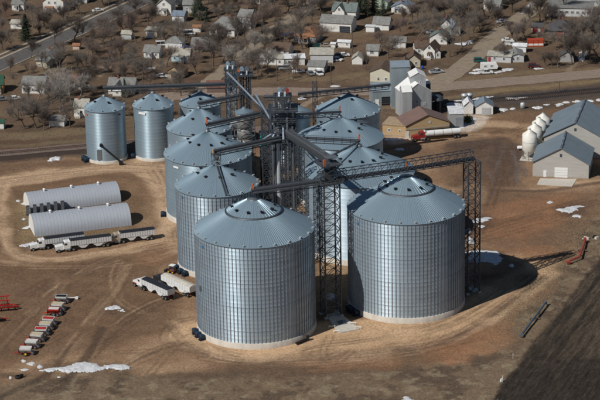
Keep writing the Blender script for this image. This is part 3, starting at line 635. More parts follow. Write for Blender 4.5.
for x, y, z0, z1, r in ((-2.6, -2.4, 10, 40, .28), (2.7, -2.2, 8, 38, .3), (3.3, 1.2, 4, 42, .25), (-3.2, 1.4, 6, 36, .25), (1.2, -2.9, 22, 41, .35)):
    q = MB(); q.tube((x, y, z0), (x, y, z1), r, r, 8); q.build('down_pipe', M_STEEL2, ct)
for k, (x, y, z) in enumerate(((-1.8, -2.6, 37.2), (1.9, -2.4, 33.4), (2.6, .8, 40.4), (-2.4, 1.0, 44.0), (.4, -2.8, 44.4))):
    q = MB(); q.box((x, y, z), (1.3, 1.0, 1.5), k*.5, (.9, .7)); q.build('control_box', (M_STEEL2, M_STEEL, M_ALU)[k % 3], ct)
T1 = (-8.9, 131.0); T2 = (-4.2, 121.0)
t1 = leg_tower('grain_leg_tower', 'leftmost of the two legs beside the dryer, two pale heads', T1, 3.4, 35.0, 2, ((34.8, 1.25), (31.0, 1.2)))
t2 = leg_tower('grain_leg_tower', 'shorter dark grain leg with blue railed top behind the dryer', T2, 3.4, 36.0, 2, ((35.8, 1.6), (29.5, 1.2)), silver=M_BLACK)
mo = MB(); mo.box((-1.7, -1.5, 37.4), (.6, .6, .8)); mo.build('drive_motor', M_ORANGE, t2)
def dist_line(name, label, a, b, wd=1.2, hh_=1.3):
    a, b = Vector(a), Vector(b); root = thing(name, label, 'conveyor', a); d = b-a; L = d.length; u = d.normalized(); s = Vector((-u.y, u.x, 0)).normalized()
    t = MB(); t.tube((0, 0, .7), d+Vector((0, 0, .7)), wd/2, wd/2, 10); t.build('conveyor_tube', M_TUBE, root)
    br = MB()
    for sd in (-.8, .8): br.bar(s*sd, d+s*sd, .16)
    for k in range(int(L/2)+1):
        p = u*(k*2); br.bar(p+s*.8, p-s*.8, .12)
        br.bar(p-s*.8, p-s*.8+Vector((0, 0, 1.2)), .06)
    br.bar(-s*.8+Vector((0, 0, 1.2)), d-s*.8+Vector((0, 0, 1.2)), .06)
    stuff(br.build('catwalk', M_STEEL, root)); return root
dist_line('transfer_conveyor', 'blue sided transfer conveyor sloping down from the leftmost leg head', G(226, 73, 33.5), G(262, 110, 31.0), .7)
dist_line('transfer_conveyor', 'blue sided transfer conveyor dropping towards the central leg', G(256, 97, 31.5), G(279, 136, 34.0), .75)
dist_line('transfer_conveyor', 'thin curved lower spout left of the central leg', G(258, 145, 30.0), G(277, 133, 34.5), .6)
# bridges over the bins
ZB = 38.6
JN = (20.6, 5.5)          # junction tower between the two front bins
pFL = (0.2, -1.0, ZB-.2); pJ = (JN[0], JN[1], ZB); pFR = (41.7, 13.2, ZB+.2); pT = (60.2, 20.5, ZB+.4)
tower('support_tower', 'lattice tower standing in the gap between the front bins', JN, 4.6, 3.6, ZB-.3, R_(22), 3.2, .34)
tower('support_tower', 'free standing lattice tower right of the front right bin', (pT[0], pT[1]), 3.7, 3.0, ZB+.2, R_(22), 3.0, .32)
jb = thing('junction_house', 'dark steel junction frame where the catwalks meet above the gap', 'platform', (JN[0], JN[1], ZB), R_(22))
platform(jb, (0, 0), 6.4, 5.2, 0.1); platform(jb, (0, 0), 6.0, 4.8, 5.2)
jj = MB(); lattice(jj, (0, 0), 5.4, 4.2, 0.1, 5.2, 2.6, .2, .14); stuff(jj.build('frame', M_STEEL, jb))
jm = MB(); jm.box((-.3, 0, 2.2), (2.6, 2.0, 2.6)); jm.box((1.2, .4, 4.2), (1.6, 1.4, 1.2)); jm.build('transfer_box', M_STEEL, jb)
jm = MB(); jm.box((-2.0, -1.6, 6.0), (.6, .6, 2.2)); jm.build('drive_motor', M_ORANGE, jb)
jm = MB(); jm.box((.9, .6, 6.9), (3.2, 2.6, .12)); jm.build('canopy', M_STEEL2, jb)
bridge('catwalk_bridge', 'dark conveyor bridge from the junction to the front left bin peak', (pJ[0]-1.5, pJ[1]-.5, ZB), pFL, 1.8, 1.4, truss=False, tube=.6, rail=1.2)
bridge('catwalk_bridge', 'truss bridge crossing from the junction over the front right bin', (pJ[0]+2, pJ[1]+.8, ZB+.1), pFR, 2.2, 2.9, tube=.6)
bridge('catwalk_bridge', 'truss bridge end between the front right bin and the free tower', pFR, pT, 2.2, 2.9, tube=.6, motor=0)
# the covered gallery from the central leg to the junction
ga = Vector((CT[0]+1.4, CT[1]-3, 35.2)); gz = Vector((JN[0]+.8, JN[1]+2.6, ZB+4.0)); gal = thing('conveyor_gallery', 'wide dark enclosed gallery from central leg down to the junction', 'gallery', ga)
d = gz-ga; u = d.normalized(); s = Vector((-u.y, u.x, 0)).normalized()
up2 = Vector((0, 0, 2.0)); HW = .85
g = MB(); g.bar((0, 0, 0), d, 1.7, .2); g.build('floor', M_STEEL, gal)
for sd in (-1, 1):
    g = MB(); g.bar(s*(HW*sd)+Vector((0, 0, .55)), d+s*(HW*sd)+Vector((0, 0, .55)), .06, .9); g.build('side_panel', M_BLACK, gal)
    g = MB(); g.bar(s*(HW*sd)+up2, d+s*(HW*sd)+up2, .2); g.build('top_chord', M_STEEL2, gal)
g = MB(); g.tube((0, 0, 1.0), d+Vector((0, 0, 1.0)), .5, .5, 10); g.build('conveyor_housing', M_STEEL, gal)
g = MB(); n = int(d.length/1.1)
for k in range(n+1):
    p = d*(k/n); p2 = d*(min(n, k+1)/n)
    for sd in (-HW-.05, HW+.05):
        g.bar(p+s*sd, p+s*sd+up2, .12)
        if k < n: g.bar(p+s*sd, p2+s*sd+up2, .09)
    g.bar(p-s*HW+up2, p+s*HW+up2, .12)
stuff(g.build('ribs', M_STEEL2, gal))
bk = lambda key, dz=1.2: Vector((BINS[key][0][0], BINS[key][0][1], BINS[key][2]+BINS[key][3]+dz))
b3p = bk('B3', 3.2)
st = thing('peak_stand', 'grey boxy steel stand on the peak of the ribbed bin', 'stand', (b3p.x, b3p.y, b3p.z-3.0))
sb = MB(); lattice(sb, (0, 0), 2.6, 2.2, 0, 3.2, 3.2, .3, .18); stuff(sb.build('frame', M_STEEL, st)); sb = MB(); sb.box((.1, 0, 2.0), (1.6, 1.6, 2.2)); sb.build('transition_box', M_STEEL2, st); sb = MB(); sb.box((-.9, -.9, 3.7), (.5, .5, 1.2)); sb.build('drive_motor', mat('tan_motor', (.45, .3, .15), .6), st)
bridge('catwalk_bridge', 'catwalk from the central leg to the ribbed bin peak', (CT[0]-1.5, CT[1]-4, 34.6), b3p, 1.7, truss=False, tube=.45, motor=0)
bridge('catwalk_bridge', 'catwalk with orange motor on the wide smooth bin peak', (2.6, 99.5, 29.2), bk('B4', 1.4), 1.4, truss=False, tube=.38)
bridge('catwalk_bridge', 'catwalk from the legs to the bin between twin bins and dryer', (-4.5, 125, 27.3), bk('B5', .9), 1.2, truss=False, tube=.36, motor=0)
bridge('catwalk_bridge', 'catwalk with orange motor on the large pale bin behind', (CT[0]+2, CT[1]+1, 33.2), bk('B9', .9), 1.4, truss=False, tube=.38)
bridge('catwalk_bridge', 'catwalk with orange motor on the bin casting a round shadow', (9.5, 98, 28.6), bk('B10', .9), 1.4, truss=False, tube=.38)
spout(thing('spout_line', 'thin spout from the large pale bin peak back towards the gallery', 'spout', bk('B9', 0)), bk('B9', 1.2), Vector((18.5, 47, 30.5)), .3, M_STEEL)
bridge('catwalk_bridge', 'long thin conveyor at left crossing above the three small bins', G(233, 85, 23.0), G(104, 89.4, 23.4), 1.2, truss=False, tube=.5, motor=0, rail=.9)
bridge('catwalk_bridge', 'long conveyor running right to the old blue elevator', G(299, 95.5, 25.3), G(389, 86.3, 24.6), 1.4, truss=False, tube=.45, motor=0, rail=1.0)
bridge('catwalk_bridge', 'short conveyor left of the central leg platform', G(265, 98, 36), G(285, 97.5, 37), 1.3, truss=False, tube=.4, motor=0)
tower('support_tower', 'slim conveyor tower in front of the beige shed', G(316, 152)[:2], 1.6, 1.6, 24.5, 0, 2.5, .2)
tower('support_tower', 'slim lattice tower between the dryer and central leg', (2.6, 99.5), 2.6, 2.6, 29, 0, 2.6, .24)
tower('support_tower', 'lattice tower carrying the short catwalk right of the dryer', (9.5, 98), 2.8, 2.8, 28.4, 0, 2.6, .24)
tower('support_tower', 'dark lattice tower close behind the front left bin', (12.6, 44.0), 3.0, 2.6, 36.6, 0, 2.6, .26)
tower('support_tower', 'dark lattice tower between the gallery and the large pale bin', (9.0, 50.0), 2.6, 2.6, 35.0, 0, 2.6, .26)
tower('support_tower', 'slim dark lattice tower hidden behind the central leg platforms', (5.6, 75), 2.6, 2.4, 37.5, .2, 2.4, .26)
tower('support_tower', 'slim dark lattice tower between central leg and dryer legs', (2.4, 88), 2.2, 2.2, 33.5, .1, 2.4, .24)
# dryer: stacked drums
dry = thing('grain_dryer', 'round grain dryer of stacked galvanised drums with domed cap', 'dryer', (-4.3, 106, 0))
M_DRY = mat('weathered_dryer_metal', (.36, .34, .31), .5, .5, .25, .8, stretch=(1, 1, .3))
for z0, z1, r in ((.8, 9.0, 3.2), (9.6, 13.5, 2.9), (14.0, 19.0, 2.6), (19.5, 22.6, 2.4), (23.1, 27.6, 2.75)):
    t = MB(); t.lathe([(r*.8, z0-.35), (r, z0), (r, z1), (r*.85, z1+.25), (0, z1+.25)], 28); t.build('drum', M_DRY, dry)
t = MB(); t.lathe([(2.95, 27.7), (2.95, 27.95), (.7, 29.0), (.6, 29.4), (0, 29.45)], 28, smooth=False); t.build('cap', M_ROOF, dry)
t = MB(); lattice(t, (0, 0), 6.4, 6.4, 0, 27, 3, .2, .12); stuff(t.build('frame', M_STEEL2, dry))
t = MB(); t.box((-1.9, -2.2, 26.3), (.7, .06, .7), R_(-40)); t.build('warning_sign', M_YEL, dry)
t = MB(); t.tube((-4.2, -1.2, 24.6), (-1.0, -.6, 24.6), 1.1, .9, 10); t.build('burner_duct', M_ALU, dry)
t = MB(); t.box((-4.6, -.6, 18.5), (2.0, 2.4, 3.2)); t.build('blower_box', M_STEEL2, dry)
bx = thing('equipment_cabin', 'teal painted equipment cabin beside the dryer', 'cabin', (1.6, 108, 0)); t = MB(); t.box((0, 0, 8), (2.6, 2.6, 16)); t.build('leg_frame', M_STEEL, bx)
t = MB(); t.box((0, 0, 18.0), (2.7, 2.7, 4.0)); t.build('cabin', M_TEAL, bx); t = MB(); t.box((0, 0, 20.3), (3, 3, .5)); t.build('roof', M_STEEL2, bx)

# ------------------------------------------------------------------ buildings
ANCH = []
PANE = {}
def win_mesh(w_, h_):
    k = (round(w_, 2), round(h_, 2))
    if k not in PANE:
        f = MB(); t = .12
        for x, z, a, b in ((-w_/2, 0, t, h_+t), (w_/2, 0, t, h_+t), (0, -h_/2, w_, t), (0, h_/2, w_, t), (0, 0, w_, .06)): f.box((x, -.04, z), (a, .1, b))
        p = MB(); p.box((0, 0, 0), (w_, .04, h_)); PANE[k] = (f.mesh('window', M_TRIM), p.mesh('pane', M_GLASS))
    return PANE[k]
def add_win(root, x, y, z, w_, h_, rz=0.0):
    f, p = win_mesh(w_, h_); o = link('window', f, root, (x, y, z), rz); link('pane', p, o)
def building(name, label, cat, pl, pr, depth, h, rh, ridge, wm, rm, wins=(), doors=(), swins=(), chimney=None, over=.35, base=None, hip=0.0, flat=False, anchor=None, group=None, yaw=-.16):
    """pl, pr: photo positions of the front wall's two ground corners; ridge 'x' along the front, 'y' gable to the front"""
    if name in ('house', 'shed', 'garage', 'house_wing'): h *= .9; rh *= .82; depth *= .86
    A = G(*pl); B = G(*pr); d = B-A; W_ = d.length; rz = math.atan2(d.y, d.x); mid = (A+B)/2; rz += yaw
    c = mid+Vector((-math.sin(rz), math.cos(rz), 0))*depth/2
    root = thing(name, label, cat, (c.x, c.y, 0), rz, group)
    if anchor: ANCH.append((anchor, c.x, c.y, W_))
    hx, hy = W_/2, depth/2; wb = MB()
    if flat or hip or rh <= 0: wb.box((0, 0, h/2-.2), (W_, depth, h+.4))
    elif ridge == 'y': wb.extr([(-hx, -.4), (hx, -.4), (hx, h), (0, h+rh), (-hx, h)], lambda a, b, t: (a, t, b), hy, -hy)
    else: wb.extr([(-hy, -.4), (hy, -.4), (hy, h), (0, h+rh), (-hy, h)], lambda a, b, t: (t, a, b), -hx, hx)
    wb.build('wall', wm, root)
    rb = MB(); th = .16
    if flat or rh <= 0: rb.box((0, 0, h+.12), (W_+2*over, depth+2*over, .2))
    elif hip:
        ox, oy = hx+over, hy+over; k = hip*min(ox, oy); e = h-.1; t = h+rh
        top = [(-ox+k, -max(.05, oy-k)), (ox-k, -max(.05, oy-k)), (ox-k, max(.05, oy-k)), (-ox+k, max(.05, oy-k))]
        vs = [(-ox, -oy, e), (ox, -oy, e), (ox, oy, e), (-ox, oy, e)]+[(x, y, t) for x, y in top]
        rb.add(vs, [(0, 1, 5, 4), (1, 2, 6, 5), (2, 3, 7, 6), (3, 0, 4, 7), (4, 5, 6, 7), (3, 2, 1, 0)])
    else:
        a, l2 = (hx, hy) if ridge == 'y' else (hy, hx); sl = rh/a; e = a+over; l2 += over
        sec = [(-e, h-sl*over+.05), (0, h+rh+.05), (e, h-sl*over+.05), (e, h-sl*over+.05+th), (0, h+rh+.05+th), (-e, h-sl*over+.05+th)]
        if ridge == 'y': rb.extr(sec, lambda p, q, t: (p, t, q), l2, -l2)
        else: rb.extr(sec, lambda p, q, t: (t, p, q), -l2, l2)
    roof = rb.build('roof', rm, root)
    for u, z, ww, hh_ in wins: add_win(root, -hx+u*W_, -hy-.03, z, ww, hh_)
    for u, z, ww, hh_ in swins: add_win(root, hx+.03, -hy+u*depth, z, ww, hh_, math.pi/2)
    for u, ww, hh_, dm in doors:
        db = MB(); db.box((0, 0, hh_/2), (ww, .1, hh_)); dd = db.build('door', dm, root, (-hx+u*W_, -hy-.05, 0))
        if ww > 2:
            for k in range(1, 4): q = MB(); q.box((0, -.06, hh_*k/4), (ww*.98, .03, .05)); q.build('panel_joint', M_STIFF, dd)
        else: q = MB(); q.box((ww*.35, -.09, hh_*.5), (.08, .08, .16)); q.build('handle', M_STEEL, dd)
    if chimney: q = MB(); q.box((chimney[0]*hx, chimney[1]*hy, h+rh*.9), (.8, .8, 2.0)); q.box((chimney[0]*hx, chimney[1]*hy, h+rh*.9+1.05), (.95, .95, .15)); q.build('chimney', mat('chimney_brick', (.22, .09, .06), .9, 0, .2, 3), roof)
    fb = MB(); fb.box((0, 0, .0), (W_+.12, depth+.12, .5)); fb.build('foundation', M_KERB, root)
    if name == 'house':
        if not chimney and rnd.random() < .6:
            q = MB(); cxx = rnd.uniform(-.5, .5)*(.4 if ridge == 'y' else 1)*hx; cyy = rnd.uniform(-.5, .5)*(1 if ridge == 'y' else .3)*hy; q.box((cxx, cyy, h+rh+.1), (.6, .6, 2.0)); q.build('chimney', mat('chimney_brick', (.22, .09, .06), .9, 0, .2, 3), roof)
        if rnd.random() < .6:
            pw = W_*rnd.uniform(.3, .5); pxx = rnd.uniform(-.2, .2)*W_; q = MB(); q.add([(pxx-pw/2, -hy-1.9, 2.15), (pxx+pw/2, -hy-1.9, 2.15), (pxx+pw/2, -hy, 2.6), (pxx-pw/2, -hy, 2.6), (pxx-pw/2, -hy-1.9, 2.27), (pxx+pw/2, -hy-1.9, 2.27), (pxx+pw/2, -hy, 2.72), (pxx-pw/2, -hy, 2.72)], [(3, 2, 1, 0), (4, 5, 6, 7), (0, 1, 5, 4), (1, 2, 6, 5), (3, 0, 4, 7)]); pr_ = q.build('porch_roof', rm, root)
            for k in (-1, 0, 1): q = MB(); q.box((pxx+k*(pw/2-.1), -hy-1.75, 1.05), (.12, .12, 2.2)); q.build('porch_post', M_TRIM, pr_)
            q = MB(); q.box((pxx, -hy-.95, .15), (pw, 1.8, .3)); q.build('porch_deck', M_KERB, root)
        q = MB(); q.tube((-hx*.45 if ridge == 'x' else hx*.4, hy*.2 if ridge == 'x' else hy*.3, h), (-hx*.45 if ridge == 'x' else hx*.4, hy*.2 if ridge == 'x' else hy*.3, h+rh+.3), .08, .08, 6); q.build('vent_pipe', M_STEEL, roof)
    return root, W_, rz
def absorb(main, other):
    """make another block's parts parts of this building"""
    k = main.matrix_basis.inverted() @ other.matrix_basis
    for ch in list(other.children): l = ch.matrix_basis.copy(); ch.parent = main; ch.matrix_basis = k @ l
    bpy.data.objects.remove(other)
S_W = M_WHITED; S_BEIGE = siding('beige', (.48, .42, .32)); S_BLUE = siding('pale_blue', (.42, .58, .66)); S_GREY = siding('grey', (.34, .34, .34)); S_TAN = siding('tan', (.47, .35, .20)); S_BRICK = siding('brick', (.22, .085, .06)); S_LG = siding('light_grey', (.50, .51, .51))
R_GREY = roofing('grey', (.20, .20, .19)); R_DK = roofing('charcoal', (.075, .075, .08)); R_BRN = roofing('brown', (.11, .075, .055)); R_RUST = roofing('rust', (.26, .13, .07)); R_GRN = roofing('green_grey', (.14, .17, .16)); R_BLU = roofing('blue_grey', (.17, .21, .26)); R_LT = roofing('pale', (.36, .34, .29)); R_WHT = roofing('white', (.62, .63, .64)); R_GREEN = roofing('dark_green', (.03, .085, .055)); R_RED = roofing('red_brown', (.16, .075, .055))
D_W = M_TRIM; D_DK = M_GLASS; D_RED = paint('door_red', (.3, .03, .03), .5)
def wn(*us, z=1.6, w_=.95, h_=1.05): return [(u, z, w_, h_) for u in us]
house = lambda label, pl, pr, dep, h, rh, ridge, wm, rm, an, **k: building('house', label, 'house', pl, pr, dep, h, rh, ridge, wm, rm, anchor=an, **k)
shed = lambda label, pl, pr, dep, h, rh, ridge, wm, rm, an, **k: building('shed', label, 'shed', pl, pr, dep, h, rh, ridge, wm, rm, anchor=an, **k)
house('small white house in the top left corner', (12, 10.5), (24, 10), 7, 3, 1.6, 'x', S_W, R_GREY, 'the corner white house', wins=wn(.25, .6), doors=[(.42, .9, 2, D_DK)])
shed('white shed half hidden by trees above the asphalt street', (10.5, 29), (22.5, 29), 5, 2.6, 1.2, 'x', S_W, R_LT, 'the white shed above the street')
house('tall white house with rust roof and brick chimney, top left', (43, 12.5), (64, 12), 9, 5.2, 4.0, 'y', S_W, R_RUST, 'the rust roofed house', wins=wn(.25, .75)+wn(.3, .6, z=4.2), chimney=(.15, -.9), swins=wn(.3, .7))
house('white house at the top edge right of the rust roofed one', (73, 3.4), (87, 3), 7, 3.4, 2, 'x', S_W, R_GREY, 'the white house on the top edge', wins=wn(.2, .5, .8))
house('long beige ranch house with grey hipped roof below the asphalt street', (36, 67), (52.5, 66.4), 15.5, 3.1, 1.8, 'y', S_BEIGE, R_GREY, 'the beige ranch house', wins=wn(.2, .75, z=.9, w_=.9, h_=.7)+wn(.35, .62, z=2.2), hip=.8, over=.6)
shed('tiny pinkish shed with orange roof by the ranch house', (72.8, 49.6), (79.4, 49.6), 2.5, 1.9, .7, 'x', siding('pink', (.55, .42, .36)), R_RUST, 'the tiny pink shed')
shed('small white shed left of the beige flat garage', (121.5, 39.6), (131.5, 39.6), 4, 2.6, 1.2, 'x', S_LG, R_LT, 'the small white shed')
building('garage', 'beige flat roofed garage below the grey gabled house', 'garage', (145, 37.7), (157.4, 37.6), 6.5, 3.2, 0, 'x', S_BEIGE, R_LT, doors=[(.4, 2.8, 2.4, D_W)], anchor='the beige flat garage', flat=True)
house('grey roofed white cottage left of the pale blue house', (143.6, 58.4), (159.2, 58.2), 8, 2.9, 2.2, 'x', S_W, R_GREY, 'the grey roofed cottage', wins=wn(.2, .5, .8))
house('grey and white gabled house left of centre near the top', (156.5, 14.6), (171.5, 14.4), 9, 4.6, 3.2, 'y', S_W, R_GREY, 'the grey gabled house', wins=wn(.25, .7)+wn(.5, z=4.4), swins=wn(.4))
building('garage', 'white garage with blue grey roof below the gabled house', 'garage', (172, 22), (184, 22), 7, 2.9, 1.7, 'x', S_W, R_BLU, doors=[(.5, 4.2, 2.3, D_W)], anchor='the blue roofed garage')
house('white house at the top edge near the tall evergreens', (173.5, 5.2), (180.5, 5), 6, 4, 2, 'y', S_W, R_GREY, 'the white house by the evergreens', wins=wn(.5))
house('dim grey house half hidden behind dark evergreens', (183, 12.4), (197, 12), 7, 3.6, 2.4, 'x', S_GREY, R_GREY, 'the dim grey house', wins=wn(.3, .7))
shed('tiny white shed with tan roof left of the big white house', (192.6, 32.2), (200.6, 32.2), 3, 2.3, .8, 'x', S_W, R_RUST, 'the tan roofed shed')
house('big white house with broad grey hipped roof and dormer', (209, 35.8), (235, 36.2), 11, 3.4, 4.6, 'x', S_W, R_GREY, 'the big hipped house', wins=[(.13, 1.8, 2.0, 1.4), (.44, 1.7, 3.2, 1.6), (.78, 1.8, 2.2, 1.4)], doors=[(.62, 1, 2.1, D_DK)], hip=.85, over=.6, chimney=(.4, .1))
house('tall pale house with brick red base right of the big hipped house', (238, 28), (251, 28.4), 8, 5.4, 2.6, 'x', S_LG, R_GREY, 'the tall pale house', wins=wn(.3, .7)+wn(.3, .7, z=4))
building('garage', 'white double garage with grey hipped roof above the pale blue house', 'garage', (165.3, 48.8), (182.4, 48.6), 7.5, 2.8, 2.2, 'x', S_W, R_GREY, doors=[(.5, 5.5, 2.2, D_W)], anchor='the hipped garage', hip=.95)
house('grey house behind bare trees right of the hipped garage', (191.5, 50.8), (211, 50.2), 8, 2.8, 2.2, 'x', S_GREY, R_GREY, 'the hidden grey house', wins=wn(.2, .5, .8))
house('pale blue house with weathered grey roof', (171.4, 62), (189.6, 61.6), 7, 2.9, 2.4, 'x', S_BLUE, R_LT, 'the pale blue house', wins=wn(.18, .5, .85))
house('tan house with brown roof below the pale blue one', (167.6, 78), (180.5, 79), 7, 3, 2.2, 'y', S_TAN, R_BRN, 'the tan house', wins=wn(.3, .7))
shed('red brown roofed shed behind the rust streaked bin', (207, 94), (225, 93), 7, 2.6, 2, 'x', siding('dull_brown', (.16, .11, .09)), R_RED, 'the red roofed shed')
house('rust hipped house with grey walls at upper centre', (293.6, 42.4), (316.5, 43), 10, 3.0, 3.2, 'x', S_GREY, R_RUST, 'the rust hipped house', wins=wn(.2, .5, .8), hip=.8)
house('brown roofed white house above the white mobile homes', (268, 55.6), (289, 56), 8, 2.6, 2.6, 'x', S_W, R_BRN, 'the brown roofed house', wins=wn(.2, .5, .8))
building('mobile_home', 'long white mobile home above the central leg', 'mobile home', (258.6, 65), (284.6, 65.2), 5, 2.8, .7, 'x', S_W, R_LT, wins=[(.2, 1.7, 2, 1)]+wn(.55, .82), anchor='the long mobile home')
building('mobile_home', 'short white mobile home with flat roof beside the gravel road', 'mobile home', (285.8, 66.4), (304.6, 64.8), 6, 2.9, .8, 'x', S_W, R_WHT, wins=wn(.2, .5), anchor='the short mobile home')
fh = house('white farmhouse with green grey roof and porch above the long shed', (332, 20), (356, 20.2), 8, 4.2, 3.4, 'x', S_W, R_GRN, 'the white farmhouse', wins=wn(.12, .35, .85)+wn(.25, z=4.2), doors=[(.6, 1, 2.1, D_DK)])
fw = building('house_wing', 'white gable of the farmhouse facing the camera', 'house', (334, 20.6), (344.5, 20.8), 6, 4.4, 3.2, 'y', S_W, R_GRN, wins=wn(.5)+wn(.5, z=4.8), anchor='the farmhouse gable'); absorb(fh[0], fw[0])
shed('long white shed with grey roof and dark garage door', (319.5, 31.8), (351.6, 32.2), 10, 4.2, 2.6, 'x', S_W, R_GREY, 'the long white shed', doors=[(.8, 4.4, 2.6, D_DK)], wins=())
building('garage', 'grey roofed white garage right of the long shed', 'garage', (372.5, 30.2), (389, 30.4), 7, 2.8, 2.8, 'x', S_W, R_GREY, doors=[(.4, 3, 2.2, D_W)], anchor='the grey garage')
shed('white box trailer beside the grey roofed garage', (365.8, 32.4), (374.4, 32.4), 2.6, 2.7, 0, 'x', M_WHITE, R_WHT, 'the box trailer', flat=True)
building('garage', 'low white garage with pale roof right of centre', 'garage', (390.6, 48.2), (405.6, 47.8), 6, 2.8, 1.6, 'x', S_W, R_GREY, doors=[(.4, 3, 2.1, D_W)], anchor='the low white garage')
house('small white cottage with grey roof right of the dirt lane', (366.6, 56.4), (378.4, 56.2), 6, 2.7, 1.9, 'x', S_W, R_GREY, 'the small white cottage', wins=wn(.45, w_=1.6))
shed('white gabled shed on the lawn beside the dirt lane', (352, 64.8), (362.4, 64.6), 6, 2.6, 1.8, 'y', S_W, R_LT, 'the gabled lawn shed')
shed('tiny white square shed below the long white shed', (331, 48), (335.2, 48), 2, 1.9, .4, 'x', S_W, R_WHT, 'the tiny square shed')
shed('white oblong shed below the long white shed', (337.6, 47.8), (350.2, 47.8), 3, 2.6, .6, 'x', S_W, R_WHT, 'the oblong white shed', wins=wn(.75, w_=.8, h_=.8))
building('garage', 'grey roofed garage with two white doors and cars in front', 'garage', (307.6, 73.2), (324.4, 73), 9, 2.9, 1.5, 'x', S_GREY, R_GREY, doors=[(.28, 3, 2.2, D_W), (.73, 3, 2.2, D_W)], anchor='the two door garage')
shed('pale metal workshop behind the two door garage', (310.5, 63.2), (333, 62.2), 9, 3.6, 2.0, 'x', S_LG, R_LT, 'the pale workshop')
shed('beige metal shed with two small windows beside the blue elevator', (370, 82.4), (391, 82.4), 12, 4.4, 2.0, 'y', siding('cream', (.56, .53, .42)), R_BRN, 'the beige shed', wins=wn(.4, .76, z=1.4, w_=.9, h_=1.1))
fh = house('white two storey house with brown roof left of the tan street', (423.6, 58.4), (435, 58.8), 8, 3.8, 2.8, 'y', S_W, R_BRN, 'the white house by the street', wins=[(.45, 1.6, 1.6, 1.2), (.5, 4.4, 1, 1.1)])
fw = house('brown roofed wing beside the white house by the tan street', (415.6, 55), (427, 54), 7, 3.2, 2.4, 'x', S_W, R_BRN, 'the brown roofed wing', wins=wn(.3)); absorb(fh[0], fw[0])
fw = shed('low white lean to right of the white street house', (435, 58.9), (440.4, 58.4), 6, 2.8, 1.2, 'y', S_W, R_BRN, 'the white lean to', wins=wn(.5, w_=.8)); absorb(fh[0], fw[0])
house('white house with grey roof behind the brown roofed house', (429.6, 44.6), (447, 44.4), 8, 3.2, 2.6, 'y', S_W, R_GRN, 'the grey roofed street house', wins=wn(.3, .7))
house('white gabled house farther up the tan street', (440.5, 33.6), (451, 33.4), 8, 4, 2.6, 'y', S_W, R_DK, 'the upper street house', wins=wn(.5))
house('dark blue grey roofed house right of the upper street house', (452, 36), (460, 35), 8, 3.4, 2.6, 'y', S_GREY, R_BLU, 'the dark roofed house', wins=wn(.5))
house('tan house with brown roof above the blue elevator', (406.6, 67.4), (420.2, 66.8), 8, 3.0, 2.6, 'y', S_BEIGE, R_BRN, 'the brown roofed tan house', wins=wn(.7), swins=wn(.4))
building('garage', 'dark brown roofed garage hugging the blue elevator', 'garage', (400, 71.5), (411, 70.8), 7, 2.6, 2.0, 'y', siding('brown', (.14, .10, .08)), R_BRN, doors=[(.5, 2.4, 2.0, D_DK)], anchor='the brown garage')
house('grey and white cottage at the top right edge', (483.6, 9.8), (500, 10), 7, 2.8, 1.6, 'x', S_W, R_GREY, 'the top right cottage', wins=wn(.15, .4, .65, .9))
house('white house above the cottage, top right edge', (488, 1.5), (512, 1), 8, 3.4, 2, 'x', S_W, R_LT, 'the white edge house', wins=wn(.2, .5, .8))
building('mobile_home', 'grey metal mobile home beside the snow patches', 'mobile home', (487.4, 62.4), (511, 62.6), 7, 2.5, .9, 'x', S_LG, R_LT, wins=wn(.3, .7), doors=[(.08, 1, 2, D_RED)], anchor='the grey mobile home')
building('mobile_home', 'white roofed trailer joined to the grey mobile home', 'mobile home', (511.4, 62.8), (523.6, 62), 8, 2.6, .8, 'y', S_LG, R_GREY, wins=wn(.5), anchor='the white roofed trailer')
shed('white metal shed behind the grey mobile home', (513, 52.6), (526, 52.4), 4, 2.8, .9, 'x', M_WHITE, R_WHT, 'the white metal shed')
shed('small white shed with red doors and dark roof', (531, 32.8), (543.4, 32.6), 5, 2.6, 1.3, 'x', S_W, R_DK, 'the red door shed', doors=[(.32, 2.0, 2.2, D_RED), (.9, 1.4, 2.2, D_RED)])
house('red brick house with broad dark hipped roof, top right', (548.6, 37.6), (573, 37.2), 11, 3.2, 3.6, 'x', S_BRICK, R_DK, 'the brick house', wins=[(.14, 1.7, 1.6, 1.5), (.7, 1.7, 1.6, 1.5)], hip=.8, over=.6)
building('school_wing', 'long grey building with a row of windows, top right', 'building', (547, 17), (592, 16.4), 12, 3.6, 0, 'x', S_LG, R_GREY, wins=wn(.08, .2, .32, .44, .56, .68, .8, .92, z=1.9, w_=1.5), flat=True, anchor='the long grey building')
building('metal_hall', 'hall with broad pale roof on the top right edge', 'building', (571, 6.5), (603, 6), 18, 4.2, 2.2, 'x', S_LG, R_WHT, anchor='the pale roofed hall', wins=wn(.3, .6))
shed('small grey shed half hidden in brush at the right', (560.4, 62.2), (573.6, 61.8), 6, 2.6, 2.0, 'y', S_GREY, R_DK, 'the grey brush shed')
house('green roofed house cut by the left edge', (-9, 93.6), (3.4, 92.6), 9, 3.6, 3.0, 'x', siding('orange_tan', (.45, .22, .08)), R_GREEN, 'the green roofed house', wins=wn(.7))
house('broad white house behind bare trees at left', (21.6, 94), (44.6, 93.6), 9, 4.0, 2.4, 'x', S_W, R_GREY, 'the broad white house', wins=wn(.12, .3, .5, .72, .9)+wn(.2, .5, .8, z=3.3, h_=.8))
house('long red brown roofed house behind the pale grey tree', (53.6, 88.4), (75.6, 88), 8, 2.8, 2.2, 'x', S_GREY, R_RED, 'the red brown roofed house', wins=wn(.2, .5, .8))
shed('low white shed with grey roof above the rail bed', (49, 127), (64.4, 126.4), 6, 2.6, 1.3, 'x', S_W, R_GREY, 'the low rail side shed')
house('white sided house left of the leftmost small bin', (74, 117.4), (88, 117), 8, 4.2, 2.4, 'x', S_W, R_LT, 'the white sided house', wins=wn(.2, .55, .85, z=2))
